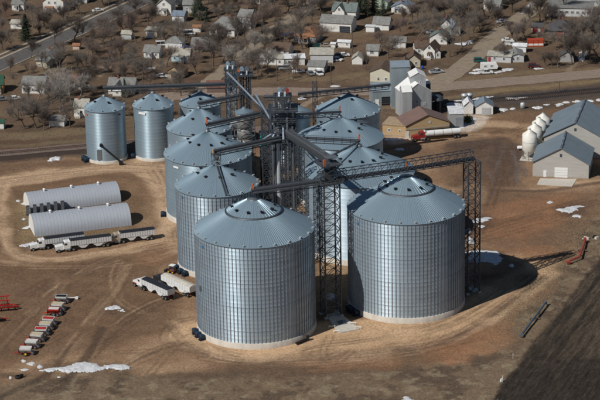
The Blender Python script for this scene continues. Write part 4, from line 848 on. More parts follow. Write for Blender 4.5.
shed('small green and white kiosk at the left edge', (-4, 129.4), (4, 129), 4, 2.6, .8, 'x', S_W, R_GREEN, 'the green kiosk')
fh = house('grey roofed white house behind the twin small bins', (108, 94.6), (134.6, 93.8), 9, 3.2, 2.8, 'x', S_W, R_GREY, 'the house behind the twin bins', wins=wn(.15, .9))
fw = building('house_wing', 'white front gable of the house behind the twin bins', 'house', (112.6, 96.4), (121.6, 96.2), 6, 3.2, 2.2, 'y', S_W, R_GREY, wins=wn(.5), anchor='the twin bin house gable'); absorb(fh[0], fw[0])
house('grey house at the top centre behind reddish trees', (250, 3), (268, 3), 9, 3.6, 2.6, 'x', S_LG, R_GREY, 'the top centre house', wins=wn(.3, .7))
house('pale green house among evergreens at upper centre', (372, 9), (388, 9.4), 8, 3.4, 2.6, 'y', siding('pale_green', (.34, .40, .32)), R_GREY, 'the pale green house', wins=wn(.4))
house('white house with blue shaded roof at upper centre right', (391, 12.8), (411, 13.2), 8, 2.6, 2.2, 'y', S_W, R_BLU, 'the blue shaded house', wins=wn(.3, .7))

# ---- sheds and elevators round the yard
M_CORR = galv('pale_quonset_sheet', (.40, .43, .475), .62, .2, 0, .10)
def quonset(label, pl, pr, width, h):
    """pl, pr: near long side's two ground corners"""
    A, B = G(*pl), G(*pr); d = B-A; L = d.length; rz = math.atan2(d.y, d.x); root = thing('quonset_shed', label, 'shed', (A.x, A.y, 0), rz)
    n = 20; P = []
    for i in range(n+1):
        a = math.pi*i/n; P.append((width/2-width/2*math.cos(a), h*math.sin(a)**.85))
    vs = []; fs = []; pan = []; nx = int(L/1.0); rs = random.Random(int(L*10))
    for k in range(nx+1):
        x = L*k/nx
        for rr_ in (0,):
            for y, z in P: vs.append((x, y, z))
    for k in range(nx):
        t0 = rs.uniform(.2, .8)
        for i in range(n): a = k*(n+1)+i; fs.append((a, a+1, a+n+2, a+n+1)); pan.append(t0*.5+rs.uniform(0, .5))
    me = bpy.data.meshes.new('shell'); me.from_pydata(vs, [], [f[::-1] for f in fs]); me.polygons.foreach_set('use_smooth', [True]*len(fs))
    at = me.attributes.new('panel', 'FLOAT', 'FACE'); at.data.foreach_set('value', pan); me.materials.append(M_CORR); me.update(); link('shell', me, root)
    rb = MB()
    for k in range(nx+1):
        x = L*k/nx
        for (y0, z0), (y1, z1) in zip(P[:-1], P[1:]): rb.bar((x, y0, z0+.02), (x, y1, z1+.02), .1, .05)
    stuff(rb.build('shell_ribs', M_CORR, root))
    for x, nm in ((0.03, 'end_wall'), (L-.03, 'end_wall')):
        e = MB(); e.add([(x, y, z) for y, z in P], [tuple(range(n+1))]); e.build(nm, M_WHITED, root)
    dm = MB(); dm.box((L+.02, width/2, 1.8), (.1, 4, 3.6)); dm.build('door', M_STIFF, root)
    for k in range(3):
        v = MB(); v.tube((0, 0, -.3), (0, 0, .5), .3, .3, 8); v.lathe([(.5, .5), (.45, .8), (0, .95)], 10); v.build('ridge_vent', M_WHITE, root, (L*(.2+.3*k), width/2, h))
    return root, L
q1, L1 = quonset('pale rounded metal shed, the back one of the pair', (30.5, 213.5), (121, 202), 10.5, 5.0)
q2, L2 = quonset('pale rounded metal shed, the front one beside the parked trucks', (35, 237), (131.5, 225.5), 10.5, 5.4)
for k in range(6):
    p = G(28.6+k*6.9, 213.6-k*.95); t = thing('dryer_fan_unit', 'dark upright fan unit, number %s in the row before the back rounded shed' % ('one', 'two', 'three', 'four', 'five', 'six')[k], 'fan unit', (p.x, p.y-1.0, 0), R_(7), 'fan units before the back shed')
    t['label'] = ['leftmost dark fan unit in the row by the back rounded shed', 'second dark fan unit from the left by the back rounded shed', 'third dark fan unit from the left by the back rounded shed', 'third dark fan unit from the right by the back rounded shed', 'second dark fan unit from the right by the back rounded shed', 'rightmost dark fan unit in the row by the back rounded shed'][k]
    b = MB(); b.box((0, 0, 1.55), (1.15, 1.3, 2.7)); b.build('cabinet', mat('charcoal_cabinet', (.05, .052, .055), .6), t)
    g = MB(); 
    for j in range(7): g.box((0, -.68, .6+j*.33), (1.0, .06, .12))
    stuff(g.build('louvres', M_STIFF, t)); g = MB(); g.box((0, 0, .1), (1.3, 1.5, .2)); g.build('skid', M_STEEL, t)
pp = MB(); a = G(66, 210); b = G(75, 208.6); pp.tube((0, 0, 0), b-a, .3, .3, 8); tag(pp.build('pipe', M_BLACK, None, a+Vector((0, 0, .35))), 'black pipe lying right of the fan unit row', 'pipe')

S_SHED = siding('shed_grey', (.40, .385, .36)); R_METAL = mat('blue_grey_metal_roof', (.19, .235, .27), .5, .2, .10, .3)
def pole_barn(label, pl, pr, dep, h, rh, doors, anchor):
    root, W_, rz = building('machine_shed', label, 'shed', pl, pr, dep, h, rh, 'y', S_SHED, R_METAL, doors=doors, over=.5, anchor=anchor)
    rb = MB(); hx, hy = W_/2+.5, dep/2+.5; sl = rh/(W_/2); k = -hy
    while k < hy:
        for s_ in (-1, 1): rb.bar((0, k, h+rh+.24), (s_*hx, k, h-sl*.5+.24), .06, .06)
        k += .9
    stuff(rb.build('roof_ribs', R_METAL, root))
    rc = MB(); rc.bar((0, -hy, h+rh+.27), (0, hy, h+rh+.27), .6, .1); rc.build('ridge_cap', M_STEEL2, root)
    for k in (-.5, .1): v = MB(); v.box((0, hy*k, h+rh+.45), (.5, .7, .4)); v.build('ridge_vent', M_STIFF, root)
    t = MB(); t.box((0, -dep/2-.06, h+rh-2.4), (.7, .06, 1.0)); t.build('gable_louvre', M_STEEL, root)
    return root
pole_barn('front grey machine shed with white overhead door and blue grey roof', (532.5, 177.6), (588.5, 177.4), 17, 4.9, 5.0, [(.22, 1.0, 2.2, M_WHITE), (.51, 4.2, 3.4, M_WHITE)], 'the front machine shed')
pole_barn('rear taller grey machine shed behind the front one, right edge', (543.5, 157), (606, 157.5), 26, 6.6, 5.4, [], 'the rear machine shed')
pad = MB(); P = [G(x, y) for x, y in ((540, 178.5), (577, 179), (572, 186.5), (537, 184.5))]; pad.extr([(p.x, p.y) for p in P], lambda a, b, t: (a, b, t), .08, -.2); tag(pad.build('concrete_apron', M_CONC), 'pale concrete apron before the overhead door', None, None, 'structure')
# hopper tanks
for k, (px, py, lab) in enumerate(((529.2, 158.6, 'frontmost'), (534.4, 152.2, 'second nearest'), (538.8, 146.6, 'second farthest'), (542.6, 141.6, 'farthest'))):
    p = G(px, py); t = thing('hopper_tank', '%s of the four cream hopper tanks beside the machine sheds' % lab, 'tank', (p.x, p.y, 0), 0, 'cream hopper tanks')
    b = MB(); b.lathe([(.35, 1.2), (2.4, 3.2), (2.4, 8.6), (.5, 9.9), (.45, 10.1), (0, 10.15)], 28); b.build('tank', M_CREAM, t)
    b = MB(); b.lathe([(2.42, 6.0), (2.45, 6.05), (2.42, 6.1)], 28); b.build('band', M_STIFF, t)
    for j in range(6):
        a = math.pi*j/3+.3; g = MB(); g.bar((2.25*math.cos(a), 2.25*math.sin(a), 0), (2.25*math.cos(a), 2.25*math.sin(a), 3.6), .18); g.build('leg', M_STEEL2, t)
    g = MB(); g.lathe([(2.27, 1.0), (2.33, 1.0), (2.33, 1.15), (2.27, 1.15)], 20); g.build('leg_ring', M_STEEL2, t)
    g = MB(); g.lathe([(.4, 10.1), (.4, 10.35), (0, 10.4)], 10); g.build('lid', M_STIFF, t)
pad = MB(); P = [G(x, y) for x, y in ((519.5, 160.4), (535.5, 161.4), (548, 141), (533, 140))]; pad.extr([(p.x, p.y) for p in P], lambda a, b, t: (a, b, t), .15, -.2); tag(pad.build('tank_slab', M_CONC), 'concrete slab beneath the cream tanks', None, None, 'structure')
p = G(520.5, 150); t = thing('white_tank', 'small white horizontal tank left of the cream tanks', 'tank', (p.x, p.y, 0)); b = MB(); b.tube((-.9, 0, .9), (.9, 0, .9), .6, .6, 12); b.tube((.9, 0, .9), (1.15, 0, .9), .6, .3, 12); b.tube((-1.15, 0, .9), (-.9, 0, .9), .3, .6, 12); b.build('tank', M_WHITE, t); b = MB(); b.box((-.6, 0, .2), (.2, 1, .5)); b.box((.6, 0, .2), (.2, 1, .5)); b.build('saddle', M_STEEL2, t)

# old elevator
M_BLUEM = mat('blue_grey_sheet', (.25, .295, .32), .6, .25, .16, .5, stretch=(1, 1, .25)); M_GREYM = mat('pale_grey_sheet', (.42, .43, .44), .55, .3, .18, .6, stretch=(1, 1, .25)); M_LBLUE = mat('light_blue_metal_roof', (.33, .40, .45), .4, .4, .1, .6)
el = building('elevator_tower', 'old blue grey sheet metal elevator with low pale roof', 'elevator', (391.5, 108.5), (409.5, 108), 8, 15.2, 1.2, 'x', M_BLUEM, M_LBLUE, over=.25, yaw=0, anchor='the old blue elevator', wins=[(.5, 8, .8, 1.2)], swins=[])[0]
building('elevator_annex', 'lower blue annex with pale roof left of the old elevator', 'building', (372.5, 106), (391, 105), 8, 5.4, 2.0, 'x', M_BLUEM, M_LBLUE, over=.2, yaw=0, anchor='the blue annex', doors=[(.25, 1.4, 2.4, M_WHITE), (.72, 3, 3.2, M_BLACK)])
eh = building('elevator_house', 'old pale grey sheet metal elevator with stepped headhouse and lean tos', 'elevator', (404.5, 119.6), (431.5, 116.4), 9, 9.2, 3.4, 'y', M_GREYM, M_WHITE, over=.15, yaw=0, anchor='the pale grey elevator', wins=[(.45, 6, .8, .8), (.75, 5, .6, .8)])
b = G(417, 113.2); hh = thing('elevator_cupola', 'headhouse with white roof on top of the pale grey elevator', 'headhouse', (b.x, b.y, 0), R_(5)); t = MB(); t.extr([(-2.7, 9.0), (2.7, 9.0), (2.7, 14.2), (0, 15.6), (-2.7, 14.2)], lambda p, q, s_: (p, s_, q), 3.0, -3.0); t.build('wall', M_GREYM, hh); t = MB(); t.extr([(-2.9, 14.2), (0, 15.75), (2.9, 14.2), (2.9, 14.35), (0, 15.9), (-2.9, 14.35)], lambda p, q, s_: (p, s_, q), 3.2, -3.2); t.build('roof', M_WHITE, hh)
add_win(hh, .8, -3.03, 12.2, .7, .9); absorb(eh[0], hh)
fw = building('elevator_leanto', 'pale roofed lean to on the left of the grey elevator', 'elevator', (402.6, 121), (412, 120.4), 5, 10.4, 1.6, 'x', M_GREYM, M_WHITE, over=.15, yaw=0, anchor='the pale lean to'); absorb(eh[0], fw[0])
fw = building('elevator_leanto', 'navy sheeted block behind the right of the grey elevator', 'elevator', (424, 109.5), (430.5, 109), 5, 9.5, 0, 'x', M_NAVY, M_WHITE, flat=True, over=.1, yaw=0, anchor='the navy block'); absorb(eh[0], fw[0])
S_TAN2 = siding('tan_metal', (.44, .31, .17)); R_BRNM = mat('brown_metal_roof', (.22, .145, .12), .55, .2, .12, .4)
ss = building('seed_shed', 'tan metal building with brown roof behind the red cabbed truck', 'building', (406, 138.2), (449.5, 134), 10, 4.4, 3.2, 'y', S_TAN2, R_BRNM, over=.4, yaw=0, anchor='the tan metal building', doors=[(.03, 1.2, 2.4, M_WHITE)], wins=[(.55, 5.0, .7, .6)])
building('scale_office', 'low tan office with pale flat roof left of the tan building', 'building', (382.5, 134.6), (405.6, 136.4), 9, 3.6, 0, 'x', S_TAN2, roofing('tan_flat', (.36, .27, .18)), flat=True, over=.2, wins=[(.3, 1.8, 1, 1), (.75, 1.8, .8, .8)], yaw=0, anchor='the tan office')
tr = MB(); tr.box((0, -5.06, 3.0), (ss[1]*.98, .1, .4)); tr.build('wall_band', M_KERB, ss[0])
building('storage_shed', 'grey shed with flat white roof right of the tan building', 'shed', (449.8, 127.8), (463.4, 126.8), 9, 4.8, 0, 'x', siding('shed_grey2', (.30, .30, .29)), R_WHT, flat=True, over=.2, anchor='the flat white shed', doors=[(.7, 2.6, 3.6, M_STIFF)])
shed('narrow white shed with pointed roof beside the white garage', (464.4, 114.8), (473, 114.2), 6, 3.8, 1.8, 'y', S_W, R_WHT, 'the narrow white shed')
building('garage', 'white garage with blue grey gable roof and overhead door by the railway', 'garage', (476, 115.2), (492.8, 114.2), 7, 3.4, 2.2, 'y', S_W, R_BLU, doors=[(.6, 3.2, 2.7, M_ALU)], anchor='the rail side garage')
for k in range(2):
    p = G(464.5+k*5, 107.5-k*.6); t = thing('vent_stack', ('left' if k == 0 else 'right')+' grey drum behind the narrow white shed', 'tank', (p.x, p.y, 0)); b = MB(); b.lathe([(1.0, 0), (1.0, 4.2), (1.2, 4.3), (1.2, 5.0), (0, 5.3)], 14); b.build('drum', M_ALU, t); b = MB(); b.lathe([(1.03, 2), (1.06, 2.1), (1.03, 2.2)], 14); b.build('band', M_STIFF, t)
p = G(437.5, 113); t = thing('load_out_tank', 'black round tank under a dark ribbed hood beside the grey elevator', 'tank', (p.x, p.y, 0)); b = MB(); b.lathe([(1.3, 0), (1.3, 4.0), (.9, 4.4), (.9, 5.0)], 16); b.build('tank', M_BLACK, t); b = MB(); b.lathe([(2.2, 5.0), (2.0, 5.8), (1.2, 6.5), (0, 6.7)], 16); b.build('hood', M_STEEL, t)
for j in range(4): a = j*math.pi/2+.4; b = MB(); b.bar((1.9*math.cos(a), 1.9*math.sin(a), 0), (1.9*math.cos(a), 1.9*math.sin(a), 5.0), .15); b.build('leg', M_BLACK, t)
p = G(459, 122.6); t = thing('shrub', 'green bush at the corner of the flat white shed', 'shrub', (p.x+3.2, p.y, 0)); 
b = MB(); rs = random.Random(5)
for k in range(420):
    c = Vector((rs.gauss(0, .7), rs.gauss(0, .7), abs(rs.gauss(1.1, .7)))); n_ = Vector((rs.uniform(-1, 1), rs.uniform(-1, 1), rs.uniform(-1, 1))).normalized(); u = n_.orthogonal().normalized()*.22; v = n_.cross(u).normalized()*.22
    b.add([c-u, c+v, c+u, c-v], [(0, 1, 2, 3)])
b.build('foliage', mat('shrub_leaf', (.07, .10, .03), .8, 0, .4, 2), t); b = MB(); b.tube((0, 0, 0), (0, 0, 1.2), .12, .05, 5); b.build('stem', M_WOOD, t)

# ------------------------------------------------------------------ vehicles
_wc = {}
def wheel(root, x, y, r, wd=.3, rim=None):
    k = (round(r, 2), round(wd, 2), (rim or M_RIM).name)
    if k not in _wc:
        t = MB(); t.lathe([(r*.55, -wd/2), (r*.93, -wd/2), (r, -wd*.3), (r, wd*.3), (r*.93, wd/2), (r*.55, wd/2)], 16); t.v = [(a, c, b) for a, b, c in t.v]; t.f = [f[::-1] for f in t.f]
        q = MB(); q.tube((0, -wd*.38, 0), (0, wd*.38, 0), r*.57, r*.57, 12); _wc[k] = (t.mesh('tyre', M_TYRE), q.mesh('rim', rim or M_RIM))
    o = link('wheel', _wc[k][0], root, (x, y, r)); link('rim', _wc[k][1], o)
def place(a, b):
    A, B = G(*a), G(*b); d = A-B; return A, B, math.atan2(d.y, d.x), d.length
M_TRAIL = mat('white_trailer_skin', (.66, .67, .67), .45, .1, .10, .8)
def semi(label, front, rear, cab, tarp=M_TARP, body=None, tank=False, hood=True, accent=None, band=None):
    """front, rear: photo ground points under the bumper and under the trailer's tail; +x is forward"""
    A, B, rz, L = place(front, rear); L = max(15.0, min(19.5, L)); root = thing('semi_truck', label, 'truck', (B.x, B.y, 0), rz, 'grain trucks')
    LT = L-5.6; body = body or M_TRAIL
    # trailer
    if tank:
        t = MB(); t.tube((.2, 0, 2.3), (LT+1.2, 0, 2.3), 1.2, 1.2, 16); t.build('trailer_body', body, root)
        for k in range(5): q = MB(); x = .4+k*(LT+.6)/4; q.tube((x-.06, 0, 2.3), (x+.06, 0, 2.3), 1.24, 1.24, 16); q.build('tank_band', M_STIFF, root)
        t = MB(); t.bar((.6, 0, 3.55), (LT+.8, 0, 3.55), .9, .12); t.build('top_walkway', tarp, root)
    else:
        t = MB(); z0, z1 = 1.75, 3.35; t.box(((LT+1.2)/2, 0, (z0+z1)/2), (LT+1.2, 2.5, z1-z0)); 
        t.extr([(.3, z0), (1.6, z0), (LT*.33, .75), (LT*.27, .75)], lambda p, q, s_: (p, s_, q), 1.0, -1.0)
        for x0 in (LT*.18, LT*.58): t.extr([(x0, z0), (x0+LT*.34, z0), (x0+LT*.22, .7), (x0+LT*.12, .7)], lambda p, q, s_: (p, s_, q), 1.15, -1.15)
        t.build('trailer_body', body, root)
        rb = MB(); k = .2
        while k < LT+1.2:
            for s_ in (-1.27, 1.27): rb.box((k, s_, 2.5), (.06, .04, 1.5))
            k += .75
        stuff(rb.build('side_posts', M_STIFF, root))
        t = MB(); n = 6; P = [(-1.28+2.56*i/n, 3.36+.28*math.sin(math.pi*i/n)) for i in range(n+1)]; t.extr(P+[(1.28, 3.3), (-1.28, 3.3)], lambda p, q, s_: (s_, p, q), .05, LT+1.1); t.build('tarp', tarp, root)
        e = MB(); e.box((.05, 0, 2.55), (.12, 2.55, 1.65)); e.build('end_panel', body, root)
    f = MB(); f.box(((LT+4)/2+.6, 0, 1.05), (LT+4, .9, .22)); f.build('chassis', M_BLACK, root)
    for x in (1.2, 2.45):
        for s_ in (-1.0, 1.0): wheel(root, x, s_, .52, .5)
    for x in (LT+.1, LT+1.4, L-1.0):
        for s_ in (-1.0, 1.0): wheel(root, x, s_, .52, .5 if x < L-2 else .3)
    for s_ in (-.9, .9): q = MB(); q.box((-.03, s_, 1.3), (.06, .3, .18)); q.build('tail_light', M_TAIL, root)
    # tractor
    xc = L-3.6; t = MB()
    t.extr([(xc-.9, 1.0), (xc+1.1, 1.0), (xc+1.1, 2.2), (xc+.75, 3.0), (xc+.3, 3.15), (xc-.9, 3.1)], lambda p, q, s_: (p, s_, q), 1.15, -1.15); t.build('cab', cab, root)
    t = MB(); t.extr([(xc+1.1, .75), (L-.1, .75), (L-.05, 1.5), (L-.3, 1.85), (xc+1.1, 2.15)], lambda p, q, s_: (p, s_, q), .95, -.95); t.build('hood', accent or cab, root)
    if band: t = MB(); t.box((L-.9, 0, 1.0), (1.7, 1.96, .5)); t.build('hood_stripe', band, root)
    g = MB(); g.add([(xc+1.13, -1.0, 2.2), (xc+1.13, 1.0, 2.2), (xc+.79, 1.0, 2.95), (xc+.79, -1.0, 2.95)], [(0, 1, 2, 3)]); g.build('windshield', M_GLASS, root)
    for s_ in (-1.17, 1.17): g = MB(); g.box((xc+.45, s_, 2.45), (.85, .03, .6)); g.build('side_window', M_GLASS, root)
    t = MB(); t.box((L-.03, 0, 1.25), (.06, 1.3, .9)); t.build('grille', M_BLACK, root)
    t = MB(); t.box((L+.02, 0, .6), (.2, 2.3, .35)); t.build('bumper', M_RIM, root)
    for s_ in (-.85, .85): q = MB(); q.box((L-.06, s_, 1.2), (.1, .3, .25)); q.build('headlight', M_LAMP, root)
    for s_ in (-1.05, 1.05):
        q = MB(); q.tube((xc-1.1, s_, .9), (xc-1.1, s_, 3.7), .09, .09, 8); q.build('exhaust_stack', M_RIM, root)
        q = MB(); q.tube((xc-.8, s_, .8), (xc+.7, s_, .8), .32, .32, 10); q.build('fuel_tank', M_RIM, root)
    return root
P_WHITE = paint('white', (.72, .72, .70)); P_RED = paint('red', (.27, .02, .02)); P_BLACK = paint('black', (.02, .02, .025)); P_GREEN = paint('green', (.02, .12, .11)); P_SILVER = paint('silver', (.42, .43, .45)); P_BLUE = paint('blue', (.03, .09, .25)); P_MAROON = paint('maroon', (.09, .015, .015)); P_GREY = paint('grey', (.16, .17, .18)); P_TAN = paint('tan', (.38, .32, .24))
semi('white cabbed grain truck parked nearest the front rounded shed', (29.5, 250.6), (84, 243.2), P_WHITE)
semi('white cabbed grain truck with black tarp in front of the other', (55, 252.2), (111, 245), P_WHITE)
semi('third grain truck in the line, nearest the bins', (105, 244.4), (154.6, 238.2), P_TAN)
semi('truck with white and red cab and black tarp beside the dark cabbed one', (135.6, 284.6), (171.5, 300.5), P_WHITE, band=P_RED)
semi('dark cabbed truck with open white trailer beside the ribbed bin', (155.5, 280.5), (193.5, 297.5), P_BLACK, tarp=M_CONC, body=M_WHITE)
semi('red cabbed truck with white tank trailer before the tan building', (411.6, 141.0), (461, 136.6), P_RED, tank=True, body=M_WHITE, tarp=M_BLACK)

def car(label, p, ang, m, kind='sedan', cat='car', group=None):
    """ang: heading in degrees, p: photo position of the point under its middle"""
    c = G(*p); root = thing({'sedan': 'parked_car', 'suv': 'parked_car', 'pickup': 'pickup_truck', 'van': 'van'}[kind], label, {'pickup': 'pickup', 'van': 'van'}.get(kind, 'car'), (c.x, c.y, 0), R_(ang), 'vehicles parked in the town')
    L, Wd = {'sedan': (4.7, 1.8), 'suv': (4.8, 1.9), 'pickup': (5.6, 1.95), 'van': (5.2, 1.95)}[kind]; h = L/2; f = lambda p_, q, s_: (p_, s_, q)
    prof = [(-h, .35), (h, .35), (h, .75), (h-.2, .88), (-h+.1, .95), (-h, .8)]
    b = MB(); b.extr(prof, f, Wd/2, -Wd/2); b.build('body', m, root)
    cabs = {'sedan': [(-1.5, .9), (1.25, .9), (.55, 1.42), (-.95, 1.42)], 'suv': [(-2.25, .9), (1.2, .9), (.6, 1.72), (-2.05, 1.72)], 'pickup': [(-.7, .9), (1.4, .9), (.85, 1.75), (-.6, 1.75)], 'van': [(-2.5, .9), (2.0, .9), (1.2, 1.95), (-2.4, 1.95)]}[kind]
    b = MB(); b.extr(cabs, f, Wd/2-.12, -Wd/2+.12); cb = b.build('glasshouse', M_GLASS, root)
    x0, x1, z = cabs[3][0], cabs[2][0], cabs[2][1]; b = MB(); b.box(((x0+x1)/2, 0, z+.03), (x1-x0+.1, Wd-.22, .08)); b.build('roof', m, cb)
    for s_ in (-1, 1):
        b = MB(); b.bar((cabs[0][0]+.3, s_*(Wd/2-.1), .9), (x0+.15, s_*(Wd/2-.1), z), .07, .3); b.build('pillar', m, cb); b = MB(); b.bar(((x0+x1)/2, s_*(Wd/2-.1), .9), ((x0+x1)/2, s_*(Wd/2-.1), z), .07, .14); b.build('pillar', m, cb)
    if kind == 'pickup':
        b = MB(); b.box((-1.75, 0, 1.0), (1.9, Wd-.3, .06)); b.build('bed_floor', M_BLACK, root); b = MB()
        for s_ in (-1, 1): b.box((-1.75, s_*(Wd/2-.06), 1.12), (2.1, .12, .35))
        b.box((-2.76, 0, 1.12), (.1, Wd, .35)); b.build('bed_sides', m, root)
    for x in (-h+.95, h-.95):
        for s_ in (-1, 1): wheel(root, x, s_*(Wd/2-.08), .34, .24)
    for s_ in (-.65, .65):
        b = MB(); b.box((h+.01, s_, .68), (.04, .35, .15)); b.build('headlight', M_LAMP, root); b = MB(); b.box((-h-.01, s_, .75), (.04, .3, .15)); b.build('tail_light', M_TAIL, root)
    return root
car('dark sedan parked before the left garage door', (310.5, 74.6), -70, P_GREY)
car('white car parked before the right garage door', (319.2, 74.6), -70, P_WHITE, 'suv')
car('pale car nearest the workshop corner', (331, 61.6), 10, P_SILVER)
car('white car between the workshop and the dirt lane', (337, 60.6), -30, P_WHITE)
car('grey car left of a white one on the dirt lane', (338.8, 56.6), 0, P_GREY)
car('white sedan right of a grey one on the dirt lane', (343.6, 56.2), 5, P_WHITE)
car('white pickup parked right of the blue elevator', (414.5, 75.8), 5, P_WHITE, 'pickup')
car('white and dark pickup at the corner of the tan street', (436.4, 73), 20, P_SILVER, 'pickup')
car('dark green car on the verge of the tan street', (479.6, 61.8), 5, P_GREEN, 'suv')
car('white pickup standing among the snow streaks', (485.6, 73.6), 3, P_WHITE, 'pickup')
car('maroon car on the lawn above the gravel road', (534, 67.6), 3, P_MAROON, 'suv')
car('white van near the grey roofed cottage', (162, 45.6), 10, P_WHITE, 'van')
car('black pickup in the trees left of the rust hipped house', (276.8, 39.8), 35, P_BLACK, 'pickup')
car('blue tarped car left of the rust hipped house', (289.6, 35.6), 5, P_BLUE)
car('white pickup facing the long mobile home', (285.4, 69.2), 8, P_WHITE, 'pickup')
car('white car above the gravel road right of the mobile homes', (298.5, 72.4), 10, P_WHITE)
car('silver car on the upper tan street', (501.5, 22.6), 15, P_SILVER)
car('white car beside another above the grey mobile home', (507.5, 41.4), 0, P_WHITE)
car('white pickup beside a white car above the grey mobile home', (512, 45.4), 0, P_WHITE, 'pickup')
car('dark car in the lawn under the broad white house', (1.5, 100.4), 10, P_GREY)
car('small white car on the lawn below the green roofed house', (14.6, 99.6), 20, P_WHITE)
car('silver car behind the pale grey tree', (85, 89), 40, P_SILVER)
car('blue car beside the hipped garage', (186.4, 49.4), 5, P_BLUE)
car('white car near the tan house', (161.8, 77.2), -10, P_WHITE)
car('white car on the far upper lane', (98, 11.5), 25, P_WHITE)
car('dark car in the row below the rust hipped house', (311, 46.6), 3, P_BLACK)
car('dark green car in the row below the rust hipped house', (318.5, 47), 3, P_GREEN)
car('tan car in the row below the rust hipped house', (325.6, 46.8), 3, P_TAN)
car('white trailered car by the tan roofed shed', (189, 34.4), 0, P_WHITE, 'van')
car('blue car by the upper tan street houses', (432, 33.4), 10, P_SILVER)
# camper and container
p = G(489, 69.8); t = thing('camper', 'white camper trailer beside the grey mobile home', 'camper', (p.x, p.y, 0), R_(3)); b = MB(); b.extr([(-3.2, .6), (2.9, .6), (3.3, 1.6), (2.7, 2.8), (-3.1, 2.8)], lambda a, c, s_: (a, s_, c), 1.2, -1.2); b.build('body', M_WHITE, t)
for x in (-1.6, .8): add_win(t, x, -1.23, 1.9, 1.0, .7)
for s_ in (-1, 1): wheel(t, -.4, s_, .36, .25); wheel(t, .5, s_, .36, .25)
q = MB(); q.bar((2.8, 0, .55), (4.4, 0, .5), .12); q.build('tow_bar', M_BLACK, t)
p = G(535.6, 46.6); t = thing('cargo_box', 'orange red cargo box with pale stripe on the lawn', 'container', (p.x, p.y+1.2, 0)); b = MB(); b.box((0, 0, 1.4), (6.3, 2.4, 2.8)); b.build('body', mat('orange_red_paint', (.40, .06, .025), .6, 0, .15, .8), t); b = MB(); b.box((0, -1.22, .85), (6.2, .04, .75)); b.build('stripe', M_CREAM, t)
for x in (-2.9, -.95, .95, 2.9): b = MB(); b.box((x, -1.25, 1.5), (.12, .08, 2.4)); b.build('post', D_RED, t)
p = G(422.4, 68.8); t = thing('barrel', 'blue barrel near the brown roofed tan house', 'barrel', (p.x, p.y, 0)); b = MB(); b.lathe([(.0, 0), (.45, 0), (.48, .3), (.45, .6), (.48, .9), (.45, 1.2), (0, 1.2)], 12); b.build('drum', mat('bright_blue', (.02, .08, .5), .4), t); b = MB(); b.lathe([(.47, 1.15), (.5, 1.2), (.47, 1.25)], 12); b.build('rim', M_STEEL, t)

# spreader wagons
M_HOP = mat('wagon_white', (.62, .61, .57), .5, 0, .12, 1); M_TAN2 = mat('wagon_tan', (.50, .42, .28), .6, 0, .15, 1)
def wagon(label, p, ang, accent, body, wheel_m=M_RIM):
    c = G(*p); root = thing('hopper_wagon', label, 'wagon', (c.x, c.y, 0), R_(ang+rnd.uniform(-5, 5)), 'hopper wagons lined up'); root.scale = (.86, .86, .86)
    f = lambda a, b, s_: (s_, a, b); b = MB(); b.extr([(-.45, .95), (.45, .95), (1.15, 1.9), (1.15, 2.3), (-1.15, 2.3), (-1.15, 1.9)], f, -1.9, 1.7); b.build('hopper', body, root)
    b = MB(); b.box((-.1, 0, 2.34), (3.3, 2.0, .06)); b.build('load_cover', accent, root)
    b = MB()
    for s_ in (-1, 1): b.bar((-1.9, s_*1.17, 2.33), (1.7, s_*1.17, 2.33), .12)
    b.bar((-1.9, -1.17, 2.33), (-1.9, 1.17, 2.33), .12); b.bar((1.7, -1.17, 2.33), (1.7, 1.17, 2.33), .12); b.build('rim_frame', body, root)
    b = MB(); b.box((0, 0, .8), (4.2, .7, .25)); b.bar((2.0, .3, .75), (3.7, 0, .6), .14); b.bar((2.0, -.3, .75), (3.7, 0, .6), .14); b.build('frame', M_RED, root)
    for s_ in (-1, 1): wheel(root, -.2, s_*1.15, .68, .5, wheel_m); wheel(root, -1.5 if wheel_m == M_RIM else -.2+.001, s_*1.15, .55, .45, wheel_m) if wheel_m == M_RIM else None
    b = MB(); b.box((-2.2, 0, .9), (.6, 1.6, .5)); b.tube((-2.5, -.5, .6), (-2.5, -.5, .7), .4, .4, 10); b.tube((-2.5, .5, .6), (-2.5, .5, .7), .4, .4, 10); b.build('spinner', M_STEEL2, root)
    b = MB(); b.box((1.9, 0, 1.5), (.2, 1.8, 1.3)); b.build('front_guard', M_BLACK, root)
WA = 172
for lab, p, acc, body, wm in (('white hopper wagon with yellow wheel at the near end of the row', (25.6, 354.6), M_HOP, M_HOP, M_YEL), ('white hopper wagon second from the near end of the row', (31.6, 347.4), M_HOP, M_HOP, M_RIM),
                              ('hopper wagon with tan cover in the middle of the row', (36.6, 340.6), M_TAN2, M_HOP, M_RIM), ('red covered hopper wagon in the middle of the near row', (41.0, 335.0), M_RED, M_HOP, M_RIM), ('hopper wagon with tan and red cover, second from the far end', (45.2, 329.6), M_TAN2, M_HOP, M_RIM),
                              ('red covered hopper wagon at the far end of the near row', (48.6, 324.6), M_RED, M_HOP, M_RIM), ('red sided hopper wagon across the gap from the near row', (53.8, 315.0), M_HOP, M_RED, M_RIM), ('tan covered hopper wagon second from the far end', (57.6, 310.0), M_TAN2, M_HOP, M_RIM),
                              ('farthest hopper wagon, next to the white bar', (61.4, 302.4), M_BLACK, M_HOP, M_RIM)):
    wagon(lab, p, WA, acc, body, wm)
p = G(72.5, 299.4); t = thing('pickup_bed', 'white tow bar frame by the farthest wagon', 'frame', (p.x, p.y, 0), R_(-5)); b = MB(); b.bar((-1.6, 0, .5), (1.2, .2, .5), .25); b.build('bar', M_WHITE, t); b = MB(); b.box((1.2, .2, .4), (.8, .8, .6)); b.build('hitch_box', M_WHITE, t); wheel(t, 0, .5, .3, .2)
